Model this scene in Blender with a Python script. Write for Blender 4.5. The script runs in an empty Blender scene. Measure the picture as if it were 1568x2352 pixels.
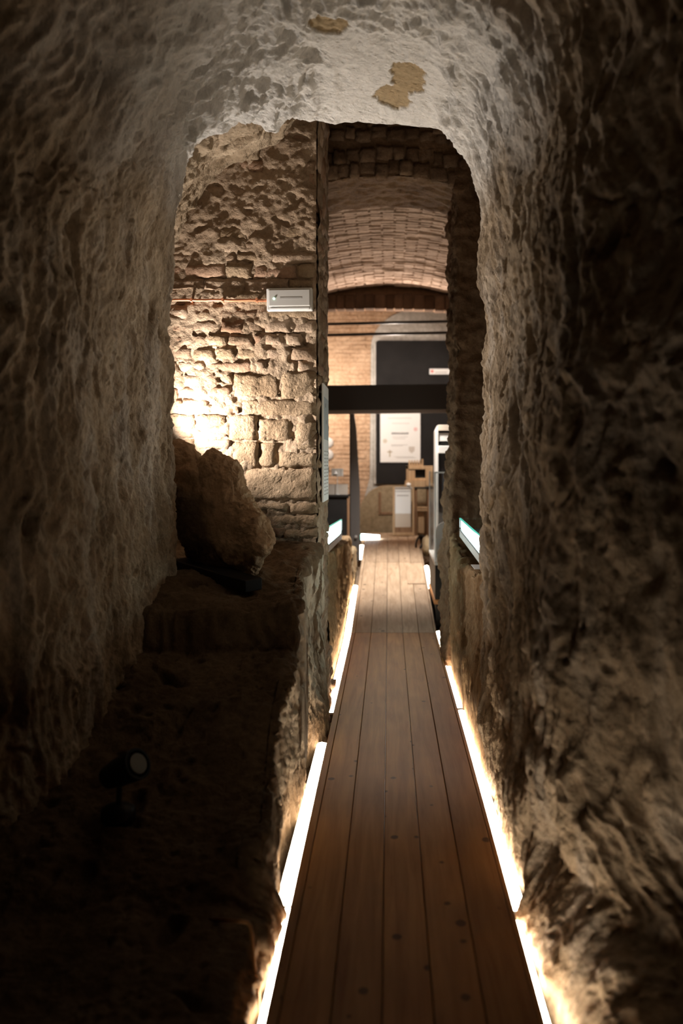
import bpy, bmesh, math, random
import numpy as np
from mathutils import Vector, Matrix

# ----------------------------------------------------------------------------
# camera, world, exposure, lights
# ----------------------------------------------------------------------------
SC = bpy.context.scene
COL = SC.collection
FPX, VX, VY, EYE = 2287.0, 893.0, 1062.0, 1.5      # focal length, vanishing point, eye height

cam = bpy.data.cameras.new('camera')
cam.sensor_fit = 'HORIZONTAL'
cam.sensor_width = 24.0
cam.lens = 24.0 * FPX / 1568.0
cam.shift_x = -(VX - 784.0) / 1568.0
cam.shift_y = -(1176.0 - VY) / 1568.0
cam.clip_start = 0.05
cam.dof.use_dof = True
cam.dof.focus_distance = 5.6
cam.dof.aperture_fstop = 1.6
camo = bpy.data.objects.new('camera', cam)
COL.objects.link(camo)
camo.location = (0, 0, EYE)
camo.rotation_euler = (math.radians(90), 0, 0)
SC.camera = camo

world = bpy.data.worlds.new('world')
SC.world = world
world.use_nodes = True
world.node_tree.nodes['Background'].inputs[0].default_value = (0.9, 0.92, 1.0, 1)
world.node_tree.nodes['Background'].inputs[1].default_value = 0.0
SC.view_settings.view_transform = 'Standard'
SC.view_settings.look = 'None'
SC.view_settings.exposure = 0.0
SC.view_settings.gamma = 1.0
SC.view_settings.use_curve_mapping = False
SC.cycles.max_bounces = 6
SC.cycles.diffuse_bounces = 2
SC.cycles.sample_clamp_indirect = 4.0


def lamp(name, kind, loc, target, power, color, size=0.05, angle=120, blend=0.6):
    L = bpy.data.lights.new(name, kind)
    L.energy = power
    L.color = color
    if kind == 'SPOT':
        L.spot_size = math.radians(angle)
        L.spot_blend = blend
        L.shadow_soft_size = size
    elif kind == 'AREA':
        L.size = size
    else:
        L.shadow_soft_size = size
    o = bpy.data.objects.new(name, L)
    COL.objects.link(o)
    o.location = loc
    d = Vector(target) - Vector(loc)
    o.rotation_euler = d.to_track_quat('-Z', 'Y').to_euler()
    return o


# uplight standing on the ledge behind the boulder
lamp('niche_uplight', 'SPOT', (-1.30, 5.63, 1.66), (-0.50, 5.76, 2.16), 138, (1.0, 0.925, 0.85), 0.03, 150, 0.8)
# added unseen spot behind the right jamb, brightening the left jamb
lamp('added_jamb_spot', 'SPOT', (0.68, 5.30, 1.75), (-1.08, 4.60, 2.05), 30, (1.0, 0.93, 0.85), 0.03, 54, 1.0)
# track spots of the far room
lamp('vault_spot', 'SPOT', (0.1, 14.3, 2.6), (0.0, 12.4, 4.4), 370, (1.0, 0.83, 0.70), 0.03, 150, 0.5)
lamp('far_wall_spot', 'SPOT', (-1.25, 15.0, 2.55), (-0.75, 16.0, 2.75), 95, (1.0, 0.88, 0.76), 0.04, 160, 0.8)
lamp('far_room_spot', 'SPOT', (0.3, 13.4, 3.2), (0.1, 15.9, 1.3), 215, (1.0, 0.91, 0.82), 0.08, 110, 0.7)
lamp('ramp_spot', 'SPOT', (0.15, 11.0, 3.1), (0.0, 11.25, 0.2), 820, (1.0, 0.94, 0.87), 0.05, 76, 1.0)

# ----------------------------------------------------------------------------
# numeric helpers
# ----------------------------------------------------------------------------
rng = np.random.default_rng(7)
random.seed(11)
_perm = rng.permutation(256).astype(np.int32)
_perm = np.concatenate([_perm, _perm, _perm])
_g = rng.normal(size=(256, 3)).astype(np.float32)
_g /= np.linalg.norm(_g, axis=1, keepdims=True)


def noise3(p, seed=0):
    p = np.asarray(p, np.float32) + np.float32(seed * 17.31 + 100.0)
    i = np.floor(p).astype(np.int32)
    f = p - i
    u = f * f * f * (f * (f * 6 - 15) + 10)
    i &= 255
    out = 0
    for dx in (0, 1):
        wx = u[..., 0] if dx else 1 - u[..., 0]
        hx = _perm[i[..., 0] + dx]
        for dy in (0, 1):
            wy = u[..., 1] if dy else 1 - u[..., 1]
            hy = _perm[(hx + i[..., 1] + dy) & 511]
            for dz in (0, 1):
                wz = u[..., 2] if dz else 1 - u[..., 2]
                h = _perm[(hy + i[..., 2] + dz) & 511]
                g = _g[h]
                d = g[..., 0] * (f[..., 0] - dx) + g[..., 1] * (f[..., 1] - dy) + g[..., 2] * (f[..., 2] - dz)
                out = out + wx * wy * wz * d
    return out * 1.6


def fbm(p, o=4, seed=0, gain=0.5):
    a, s, out = 1.0, 0.0, 0
    for k in range(o):
        out = out + a * noise3(p * (2.03 ** k), seed + k)
        s += a
        a *= gain
    return out / s


def ridged(p, o=3, seed=0, gain=0.5):
    a, s, out = 1.0, 0.0, 0
    for k in range(o):
        n = 1 - np.abs(noise3(p * (2.1 ** k), seed + k)) * 2
        out = out + a * n
        s += a
        a *= gain
    return out / s


def sstep(a, b, x):
    t = np.clip((x - a) / (b - a), 0, 1)
    return t * t * (3 - 2 * t)


def pchip(x, y, xq):
    """monotone cubic through (x, y[k, ...]) at xq"""
    x = np.asarray(x, float)
    y = np.asarray(y, float)
    h = np.diff(x)
    hh = h.reshape((-1,) + (1,) * (y.ndim - 1))
    d = np.diff(y, axis=0) / hh
    m = np.zeros_like(y)
    m[0], m[-1] = d[0], d[-1]
    a, b = d[:-1], d[1:]
    with np.errstate(divide='ignore', invalid='ignore'):
        hm = 2 * a * b / (a + b)
    m[1:-1] = np.where(a * b > 0, hm, 0)
    k = np.clip(np.searchsorted(x, xq, side='right') - 1, 0, len(x) - 2)
    t = ((xq - x[k]) / h[k]).reshape((-1,) + (1,) * (y.ndim - 1))
    H = h[k].reshape(t.shape)
    return ((2 * t**3 - 3 * t**2 + 1) * y[k] + (t**3 - 2 * t**2 + t) * H * m[k]
            + (-2 * t**3 + 3 * t**2) * y[k + 1] + (t**3 - t**2) * H * m[k + 1])


def at(px, py, Y):
    """world point at depth Y seen at photograph pixel (px, py); for reading sizes off the photo"""
    return Vector(((px - VX) * Y / FPX, Y, EYE - (py - VY) * Y / FPX))


# ----------------------------------------------------------------------------
# mesh / object helpers
# ----------------------------------------------------------------------------
def tag(o, label=None, cat=None, group=None, kind=None):
    if label: o['label'] = label
    if cat: o['category'] = cat
    if group: o['group'] = group
    if kind: o['kind'] = kind
    return o


def link(name, me, mat=None, parent=None):
    o = bpy.data.objects.new(name, me)
    COL.objects.link(o)
    if mat is not None and me is not None and len(me.materials) == 0:
        for m in (mat if isinstance(mat, (list, tuple)) else [mat]):
            me.materials.append(m)
    if parent is not None:
        o.parent = parent
    return o


def empty(name, loc=(0, 0, 0)):
    o = bpy.data.objects.new(name, None)
    o.empty_display_size = 0.1
    COL.objects.link(o)
    o.location = loc
    return o


def grid_mesh(name, P, flip=False, smooth=True, attrs=None):
    """P: (n, m, 3) grid -> quad mesh"""
    n, m = P.shape[:2]
    me = bpy.data.meshes.new(name)
    co = np.ascontiguousarray(P.reshape(-1, 3), np.float32)
    idx = np.arange(n * m, dtype=np.int32).reshape(n, m)
    a, b, c, d = idx[:-1, :-1], idx[:-1, 1:], idx[1:, 1:], idx[1:, :-1]
    q = np.stack([a, d, c, b] if flip else [a, b, c, d], -1).reshape(-1, 4)
    nf = len(q)
    me.vertices.add(len(co))
    me.vertices.foreach_set('co', co.ravel())
    me.loops.add(nf * 4)
    me.loops.foreach_set('vertex_index', np.ascontiguousarray(q.ravel()))
    me.polygons.add(nf)
    me.polygons.foreach_set('loop_start', np.arange(0, nf * 4, 4, dtype=np.int32))
    me.polygons.foreach_set('loop_total', np.full(nf, 4, np.int32))
    if smooth:
        me.polygons.foreach_set('use_smooth', np.ones(nf, bool))
    for k, v in (attrs or {}).items():
        at_ = me.attributes.new(k, 'FLOAT', 'POINT')
        at_.data.foreach_set('value', np.ascontiguousarray(v.ravel(), np.float32))
    me.update()
    me.validate()
    return me


def grid_normals(P):
    du = np.gradient(P, axis=0)
    dv = np.gradient(P, axis=1)
    n = np.cross(du, dv)
    return n / np.maximum(np.linalg.norm(n, axis=-1, keepdims=True), 1e-9)


class MB:
    """collects simple solids into one mesh"""
    def __init__(self):
        self.bm = bmesh.new()

    def box(self, x0, x1, y0, y1, z0, z1, bevel=0.0, rot=None, piv=None, seg=1):
        r = bmesh.ops.create_cube(self.bm, size=1.0)
        vs = r['verts']
        bmesh.ops.scale(self.bm, vec=(abs(x1 - x0), abs(y1 - y0), abs(z1 - z0)), verts=vs)
        c = Vector(((x0 + x1) / 2, (y0 + y1) / 2, (z0 + z1) / 2))
        bmesh.ops.translate(self.bm, vec=c, verts=vs)
        if bevel > 0:
            es = list({e for v in vs for e in v.link_edges})
            rb = bmesh.ops.bevel(self.bm, geom=es, offset=bevel, segments=seg, affect='EDGES', profile=0.5)
            vs = list({v for f in rb['faces'] for v in f.verts} | {v for v in vs if v.is_valid})
        if rot is not None:
            bmesh.ops.rotate(self.bm, cent=piv or c, matrix=rot, verts=vs)
        return self

    def tube(self, pts, r, seg=10, r2=None, caps=True):
        pts = [Vector(p) for p in pts]
        rings = []
        n = len(pts)
        up = Vector((0, 0, 1))
        for i, p in enumerate(pts):
            t = (pts[min(i + 1, n - 1)] - pts[max(i - 1, 0)]).normalized()
            a = t.cross(up)
            if a.length < 1e-3:
                a = t.cross(Vector((1, 0, 0)))
            a.normalize()
            b = t.cross(a)
            rr = r if r2 is None else r + (r2 - r) * i / (n - 1)
            rings.append([self.bm.verts.new(p + (a * math.cos(2 * math.pi * k / seg) + b * math.sin(2 * math.pi * k / seg)) * rr) for k in range(seg)])
        for i in range(n - 1):
            for k in range(seg):
                self.bm.faces.new((rings[i][k], rings[i][(k + 1) % seg], rings[i + 1][(k + 1) % seg], rings[i + 1][k]))
        if caps:
            self.bm.faces.new(rings[0][::-1])
            self.bm.faces.new(rings[-1])
        return self

    def lathe(self, prof, origin, axis, seg=24):
        """prof: (distance along axis, radius)"""
        axis = Vector(axis).normalized()
        a = axis.cross(Vector((0, 0, 1)))
        if a.length < 1e-3:
            a = Vector((1, 0, 0))
        a.normalize()
        b = axis.cross(a)
        o = Vector(origin)
        rings = []
        for d, r in prof:
            r = max(r, 1e-4)
            rings.append([self.bm.verts.new(o + axis * d + (a * math.cos(2 * math.pi * k / seg) + b * math.sin(2 * math.pi * k / seg)) * r) for k in range(seg)])
        for i in range(len(rings) - 1):
            for k in range(seg):
                self.bm.faces.new((rings[i][k], rings[i][(k + 1) % seg], rings[i + 1][(k + 1) % seg], rings[i + 1][k]))
        self.bm.faces.new(rings[0][::-1])
        self.bm.faces.new(rings[-1])
        return self

    def prism(self, poly, vec):
        """extrude polygon (list of 3d points) by vec"""
        a = [self.bm.verts.new(p) for p in poly]
        b = [self.bm.verts.new(Vector(p) + Vector(vec)) for p in poly]
        n = len(a)
        self.bm.faces.new(a)
        self.bm.faces.new(b[::-1])
        for i in range(n):
            self.bm.faces.new((a[i], b[i], b[(i + 1) % n], a[(i + 1) % n]))
        return self

    def build(self, name, mat, parent=None, smooth=False):
        bmesh.ops.recalc_face_normals(self.bm, faces=self.bm.faces[:])
        me = bpy.data.meshes.new(name)
        self.bm.to_mesh(me)
        self.bm.free()
        if smooth:
            for p in me.polygons:
                p.use_smooth = True
        o = link(name, me, mat, None)
        if parent is not None:
            o.parent = parent
            o.matrix_parent_inverse = Matrix.Translation(-parent.location)
        return o


def adopt(o, parent):
    o.parent = parent
    o.matrix_parent_inverse = Matrix.Translation(-parent.location)
    return o


# ----------------------------------------------------------------------------
# materials
# ----------------------------------------------------------------------------
def new_mat(name):
    m = bpy.data.materials.new(name)
    m.use_nodes = True
    nt = m.node_tree
    return m, nt, nt.nodes['Principled BSDF']


def N(nt, typ, **kw):
    n = nt.nodes.new(typ)
    for k, v in kw.items():
        if k in n.inputs.keys():
            n.inputs[k].default_value = v
        else:
            setattr(n, k, v)
    return n


def ramp(nt, fac, stops):
    r = nt.nodes.new('ShaderNodeValToRGB')
    while len(r.color_ramp.elements) < len(stops):
        r.color_ramp.elements.new(0.5)
    for e, (p, c) in zip(r.color_ramp.elements, stops):
        e.position = p
        e.color = (c[0], c[1], c[2], 1)
    nt.links.new(fac, r.inputs[0])
    return r.outputs[0]


def mixc(nt, fac, a, b, mode='MIX'):
    m = nt.nodes.new('ShaderNodeMix')
    m.data_type = 'RGBA'
    m.blend_type = mode
    for sock, v in ((m.inputs[0], fac), (m.inputs[6], a), (m.inputs[7], b)):
        if isinstance(v, (int, float)):
            sock.default_value = v
        elif isinstance(v, (tuple, list)):
            sock.default_value = (v[0], v[1], v[2], 1)
        else:
            nt.links.new(v, sock)
    return m.outputs[2]


def plain(name, col, rough=0.6, metal=0.0, emit=None, estr=0.0, noise=0.0, nscale=30):
    m, nt, b = new_mat(name)
    b.inputs['Base Color'].default_value = (*col, 1)
    b.inputs['Roughness'].default_value = rough
    b.inputs['Metallic'].default_value = metal
    if emit:
        b.inputs['Emission Color'].default_value = (*emit, 1)
        b.inputs['Emission Strength'].default_value = estr
    if noise > 0:
        tc = N(nt, 'ShaderNodeTexCoord')
        n = N(nt, 'ShaderNodeTexNoise', Scale=nscale, Detail=5.0)
        nt.links.new(tc.outputs['Object'], n.inputs['Vector'])
        lo = tuple(c * (1 - noise) for c in col)
        hi = tuple(min(1, c * (1 + noise)) for c in col)
        c = ramp(nt, n.outputs['Fac'], [(0.3, lo), (0.7, hi)])
        nt.links.new(c, b.inputs['Base Color'])
    return m


def rock_mat(name, dark, light, white=None, grain=45.0, bump=0.6, dist=0.012, stretch=1.0, randomize=0.0, patch=None):
    m, nt, b = new_mat(name)
    b.inputs['Roughness'].default_value = 0.95
    b.inputs['Specular IOR Level'].default_value = 0.15
    tc = N(nt, 'ShaderNodeTexCoord')
    mp = N(nt, 'ShaderNodeMapping')
    mp.inputs['Scale'].default_value = (1, 1, 1.0 / stretch)
    nt.links.new(tc.outputs['Object'], mp.inputs['Vector'])
    vec = mp.outputs['Vector']
    n1 = N(nt, 'ShaderNodeTexNoise', Scale=3.2, Detail=8.0, Roughness=0.62)
    n2 = N(nt, 'ShaderNodeTexNoise', Scale=grain, Detail=6.0, Roughness=0.65)
    n3 = N(nt, 'ShaderNodeTexNoise', Scale=grain * 3.1, Detail=3.0, Roughness=0.6)
    vo = N(nt, 'ShaderNodeTexVoronoi', Scale=grain * 0.8)
    for n in (n1, n2, n3, vo):
        nt.links.new(vec, n.inputs['Vector'])
    c = ramp(nt, n1.outputs['Fac'], [(0.32, dark), (0.68, light)])
    c2 = ramp(nt, n2.outputs['Fac'], [(0.3, (0.6, 0.57, 0.52)), (0.62, (1.06, 1.05, 1.03))])
    c = mixc(nt, 0.75, c, c2, 'MULTIPLY')
    if white is not None:
        a = N(nt, 'ShaderNodeAttribute', attribute_name='wash')
        cw = ramp(nt, n2.outputs['Fac'], [(0.3, tuple(v * 0.78 for v in white)), (0.6, white)])
        c = mixc(nt, a.outputs['Fac'], c, cw)
    if patch is not None:
        a = N(nt, 'ShaderNodeAttribute', attribute_name='patch')
        cp = ramp(nt, n2.outputs['Fac'], [(0.3, tuple(v * 0.7 for v in patch)), (0.65, patch)])
        c = mixc(nt, a.outputs['Fac'], c, cp)
    if randomize > 0:
        oi = N(nt, 'ShaderNodeObjectInfo')
        cr = ramp(nt, oi.outputs['Random'], [(0.0, (1 - randomize, 1 - randomize * 1.15, 1 - randomize * 1.3)), (0.5, (1, 1, 1)), (1.0, (1 + randomize * .35, 1 + randomize * .35, 1 + randomize * 0.4))])
        c = mixc(nt, 1.0, c, cr, 'MULTIPLY')
    nt.links.new(c, b.inputs['Base Color'])
    h = N(nt, 'ShaderNodeMath', operation='MULTIPLY_ADD')
    nt.links.new(n3.outputs['Fac'], h.inputs[0])
    h.inputs[1].default_value = 0.35
    nt.links.new(n2.outputs['Fac'], h.inputs[2])
    pit = N(nt, 'ShaderNodeMapRange')
    pit.inputs['From Min'].default_value = 0.05
    pit.inputs['From Max'].default_value = 0.28
    nt.links.new(vo.outputs['Distance'], pit.inputs['Value'])
    h2 = N(nt, 'ShaderNodeMath', operation='MULTIPLY_ADD')
    nt.links.new(pit.outputs['Result'], h2.inputs[0])
    h2.inputs[1].default_value = 0.3
    nt.links.new(h.outputs[0], h2.inputs[2])
    bp = N(nt, 'ShaderNodeBump', Strength=bump, Distance=dist)
    nt.links.new(h2.outputs[0], bp.inputs['Height'])
    nt.links.new(bp.outputs['Normal'], b.inputs['Normal'])
    return m


def wood_mat(name, dark, light, knots=True, axis='Y', rough=0.6):
    m, nt, b = new_mat(name)
    b.inputs['Roughness'].default_value = rough
    b.inputs['Specular IOR Level'].default_value = 0.16
    tc = N(nt, 'ShaderNodeTexCoord')
    oi = N(nt, 'ShaderNodeObjectInfo')
    add = N(nt, 'ShaderNodeVectorMath', operation='ADD')
    sc = N(nt, 'ShaderNodeVectorMath', operation='SCALE')
    comb = N(nt, 'ShaderNodeCombineXYZ')
    for k in range(3):
        nt.links.new(oi.outputs['Random'], comb.inputs[k])
    nt.links.new(comb.outputs[0], sc.inputs[0])
    sc.inputs['Scale'].default_value = 37.0
    nt.links.new(tc.outputs['Object'], add.inputs[0])
    nt.links.new(sc.outputs[0], add.inputs[1])
    mp = N(nt, 'ShaderNodeMapping')
    mp.inputs['Scale'].default_value = {'Y': (26, 1.3, 26), 'Z': (26, 26, 1.3), 'X': (1.3, 26, 26)}[axis]
    nt.links.new(add.outputs[0], mp.inputs['Vector'])
    n = N(nt, 'ShaderNodeTexNoise', Scale=1.0, Detail=6.0, Roughness=0.6, Distortion=0.6)
    nt.links.new(mp.outputs[0], n.inputs['Vector'])
    c = ramp(nt, n.outputs['Fac'], [(0.28, dark), (0.7, light)])
    n2 = N(nt, 'ShaderNodeTexNoise', Scale=2.2, Detail=3.0)
    nt.links.new(add.outputs[0], n2.inputs['Vector'])
    c = mixc(nt, 0.5, c, ramp(nt, n2.outputs['Fac'], [(0.3, (0.7, 0.68, 0.66)), (0.7, (1.1, 1.08, 1.05))]), 'MULTIPLY')
    cr = ramp(nt, oi.outputs['Random'], [(0.0, (0.86, 0.84, 0.82)), (1.0, (1.1, 1.08, 1.05))])
    c = mixc(nt, 1.0, c, cr, 'MULTIPLY')
    if knots:
        mk = N(nt, 'ShaderNodeMapping')
        mk.inputs['Scale'].default_value = (9.0, 6.5, 0.0) if axis == 'Y' else (7.5, 0, 3.4)
        nt.links.new(add.outputs[0], mk.inputs['Vector'])
        v = N(nt, 'ShaderNodeTexVoronoi', Scale=1.0)
        nt.links.new(mk.outputs[0], v.inputs['Vector'])
        nn = N(nt, 'ShaderNodeTexNoise', Scale=30.0, Detail=2.0)
        nt.links.new(add.outputs[0], nn.inputs['Vector'])
        ad = N(nt, 'ShaderNodeMath', operation='MULTIPLY_ADD')
        nt.links.new(nn.outputs['Fac'], ad.inputs[0])
        ad.inputs[1].default_value = 0.08
        nt.links.new(v.outputs['Distance'], ad.inputs[2])
        # each cell's own random size for its knot
        sp = N(nt, 'ShaderNodeSeparateColor')
        nt.links.new(v.outputs['Color'], sp.inputs[0])
        thr = N(nt, 'ShaderNodeMapRange')
        thr.inputs['From Min'].default_value = 0.05
        thr.inputs['From Max'].default_value = 1.0
        thr.inputs['To Min'].default_value = 0.0
        thr.inputs['To Max'].default_value = 0.18
        nt.links.new(sp.outputs[0], thr.inputs['Value'])
        su = N(nt, 'ShaderNodeMath', operation='SUBTRACT')
        nt.links.new(ad.outputs[0], su.inputs[0])
        nt.links.new(thr.outputs[0], su.inputs[1])
        mr = N(nt, 'ShaderNodeMapRange')
        mr.inputs['From Min'].default_value = 0.0
        mr.inputs['From Max'].default_value = 0.05
        mr.inputs['To Min'].default_value = 0.85
        mr.inputs['To Max'].default_value = 0.0
        nt.links.new(su.outputs[0], mr.inputs['Value'])
        c = mixc(nt, mr.outputs[0], c, tuple(v * 0.25 for v in dark))
    nt.links.new(c, b.inputs['Base Color'])
    bp = N(nt, 'ShaderNodeBump', Strength=0.15, Distance=0.003)
    nt.links.new(n.outputs['Fac'], bp.inputs['Height'])
    nt.links.new(bp.outputs['Normal'], b.inputs['Normal'])
    return m


def glass_mat(name, tint=(0.95, 1.0, 0.98), alpha=0.12):
    """thin clear pane: mostly transparent with a faint glossy film"""
    m, nt, b = new_mat(name)
    nt.nodes.remove(b)
    out = nt.nodes['Material Output']
    tr = N(nt, 'ShaderNodeBsdfTransparent')
    tr.inputs[0].default_value = (*tint, 1)
    gl = N(nt, 'ShaderNodeBsdfGlossy')
    gl.inputs['Roughness'].default_value = 0.05
    mx = N(nt, 'ShaderNodeMixShader')
    mx.inputs[0].default_value = alpha
    nt.links.new(tr.outputs[0], mx.inputs[1])
    nt.links.new(gl.outputs[0], mx.inputs[2])
    nt.links.new(mx.outputs[0], out.inputs['Surface'])
    return m


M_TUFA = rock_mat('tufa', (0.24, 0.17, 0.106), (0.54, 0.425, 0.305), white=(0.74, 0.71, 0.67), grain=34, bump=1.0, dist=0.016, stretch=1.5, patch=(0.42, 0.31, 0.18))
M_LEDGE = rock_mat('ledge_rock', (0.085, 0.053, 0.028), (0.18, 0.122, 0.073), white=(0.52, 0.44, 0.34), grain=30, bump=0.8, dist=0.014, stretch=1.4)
M_LOW = rock_mat('low_wall_rock', (0.25, 0.15, 0.075), (0.46, 0.32, 0.19), grain=34, bump=0.9, dist=0.014, stretch=2.0)
M_MORTAR = rock_mat('ochre_mortar', (0.26, 0.18, 0.118), (0.42, 0.315, 0.225), grain=42, bump=0.9, dist=0.012)
M_BRICK = rock_mat('old_brick', (0.26, 0.178, 0.12), (0.44, 0.325, 0.235), grain=38, bump=0.8, dist=0.010, randomize=0.3)
M_REDBRICK = rock_mat('red_brick', (0.25, 0.15, 0.095), (0.39, 0.26, 0.18), grain=38, bump=0.8, dist=0.010, randomize=0.25)
M_STONE = rock_mat('ochre_stone', (0.24, 0.162, 0.098), (0.39, 0.285, 0.19), grain=30, bump=1.0, dist=0.016, randomize=0.15)
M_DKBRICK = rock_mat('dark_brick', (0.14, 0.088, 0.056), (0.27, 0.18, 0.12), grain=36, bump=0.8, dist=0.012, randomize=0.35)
M_SHADEBRICK = rock_mat('shaded_brick', (0.04, 0.024, 0.015), (0.095, 0.058, 0.036), grain=36, bump=0.8, dist=0.012, randomize=0.35)  # darkened brick; colour holds the shade on the hanging arch's backlit front
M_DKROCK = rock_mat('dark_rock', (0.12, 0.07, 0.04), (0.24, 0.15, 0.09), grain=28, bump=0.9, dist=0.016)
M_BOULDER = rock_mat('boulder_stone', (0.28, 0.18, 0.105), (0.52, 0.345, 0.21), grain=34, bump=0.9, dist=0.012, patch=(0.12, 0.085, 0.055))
M_VAULT = rock_mat('vault_brick', (0.36, 0.26, 0.20), (0.62, 0.48, 0.39), grain=22, bump=0.5, dist=0.01)
M_FARBRICK = rock_mat('far_brick', (0.46, 0.30, 0.19), (0.64, 0.45, 0.31), grain=20, bump=0.4, dist=0.008)
M_PLASTER = rock_mat('grey_plaster', (0.42, 0.40, 0.37), (0.58, 0.56, 0.53), grain=16, bump=0.3, dist=0.006)
M_BENCH = rock_mat('bench_stone', (0.27, 0.20, 0.12), (0.38, 0.29, 0.185), grain=18, bump=0.4, dist=0.01)
M_GROUND = rock_mat('ground_rock', (0.13, 0.09, 0.06), (0.25, 0.18, 0.125), grain=26, bump=0.8, dist=0.015)
M_PLANK = wood_mat('larch_plank', (0.29, 0.122, 0.034), (0.49, 0.255, 0.092))
M_PLANKLIT = wood_mat('lit_plank', (0.33, 0.23, 0.15), (0.52, 0.39, 0.28))  # lit copy of the plank wood, lightened for the ramp's white light
M_WOOD = wood_mat('pale_wood', (0.42, 0.27, 0.15), (0.62, 0.44, 0.27), knots=False, axis='Z')
M_OLDWOOD = wood_mat('brown_wood', (0.20, 0.11, 0.06), (0.36, 0.22, 0.13), knots=False, axis='Z')
M_BLACK = plain('black_metal', (0.012, 0.011, 0.010), 0.45)
M_BLACK.node_tree.nodes['Principled BSDF'].inputs['Specular IOR Level'].default_value = 0.2
M_STEEL = plain('black_steel_beam', (0.010, 0.009, 0.008), 0.5)
M_POST = plain('dark_grey_steel', (0.075, 0.066, 0.062), 0.5)
M_STEELGREY = plain('grey_steel_flange', (0.16, 0.14, 0.13), 0.5)
M_CHAR = plain('charcoal_board', (0.013, 0.0115, 0.011), 0.75, noise=0.25, nscale=4)
M_CHAR.node_tree.nodes['Principled BSDF'].inputs['Specular IOR Level'].default_value = 0.2
M_WHITE = plain('white_plastic', (0.58, 0.56, 0.53), 0.45)
M_PAPER = plain('white_paper', (0.80, 0.79, 0.77), 0.7)
M_INK = plain('dark_ink', (0.10, 0.10, 0.10), 0.7)
M_GREYINK = plain('grey_ink', (0.45, 0.43, 0.41), 0.7)
M_TANINK = plain('tan_ink', (0.42, 0.34, 0.22), 0.7)
M_REDINK = plain('red_ink', (0.65, 0.22, 0.2), 0.7)
M_COPPER = plain('copper_pipe', (0.62, 0.24, 0.12), 0.35, 0.5)
M_BRASS = plain('old_copper_tube', (0.30, 0.15, 0.06), 0.35, 0.7)
M_BEIGE = plain('beige_board', (0.55, 0.46, 0.37), 0.6)
M_ORANGE = plain('orange_wood', (0.55, 0.25, 0.09), 0.6)
M_ALU = plain('brushed_aluminium', (0.42, 0.40, 0.38), 0.4, 0.6)
M_GREENGLASS = plain('green_glass_edge', (0.05, 0.45, 0.34), 0.15, emit=(0.15, 0.95, 0.75), estr=0.55)
M_LIGHTPANEL = plain('backlit_panel', (0.9, 0.95, 0.95), 0.4, emit=(0.88, 0.98, 1.0), estr=14.0)
M_LED = plain('led_tape', (1, 0.9, 0.75), 0.5, emit=(1.0, 0.84, 0.64), estr=28.0)
M_LEDNEAR = plain('led_tape_bright', (1, 0.9, 0.75), 0.5, emit=(1.0, 0.84, 0.64), estr=58.0)
M_LEDGREEN = plain('green_pilot_light', (0.5, 1, 0.7), 0.3, emit=(0.55, 1.0, 0.72), estr=4.0)
M_LENS = plain('grey_lens', (0.17, 0.17, 0.155), 0.3)
M_GLASS = glass_mat('clear_glass')
M_ACRYLIC = glass_mat('acrylic', (0.96, 0.97, 0.97), 0.10)
M_FROST = plain('frosted_edge', (0.55, 0.55, 0.53), 0.4)
M_DISPLAY = plain('dark_glass', (0.05, 0.05, 0.055), 0.15)

# ----------------------------------------------------------------------------
# rock displacement
# ----------------------------------------------------------------------------
def rock_disp(P, n, streak=1.0, chunk=1.0):
    """height along the inward normal: eroded vertical ropes on walls, lumps and hollows overhead"""
    wall = 1 - sstep(0.45, 0.85, np.abs(n[..., 2]))
    warp = np.stack([fbm(P * 2.3, 2, 40), fbm(P * 2.3, 2, 43), fbm(P * 2.3, 2, 46)], -1)
    Q = P + warp * 0.16
    h = fbm(P * 1.6, 3, 1) * 0.075
    sv = np.array([1.0, 1.0, 0.22])
    r1 = ridged(Q * 7.5 * sv, 2, 10)
    r2 = ridged(Q * 19.0 * sv, 2, 14)
    h = h + streak * wall * ((r1 - 0.35) * 0.034 + (r2 - 0.35) * 0.015)
    c1 = fbm(Q * np.array([4.2, 4.2, 4.2]), 4, 20)
    c2 = ridged(Q * 6.0, 3, 24)
    h = h + chunk * (1 - wall) * (c1 * 0.10 + (c2 - 0.4) * 0.045)
    pit = noise3(Q * np.array([8, 8, 3.6]), 30)
    h = h - sstep(0.42, 0.75, pit) * 0.05
    pit2 = noise3(Q * 21.0, 33)
    h = h - sstep(0.40, 0.75, pit2) * 0.014
    h = h + fbm(P * 30, 3, 36, 0.6) * 0.011
    return h, wall


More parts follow.
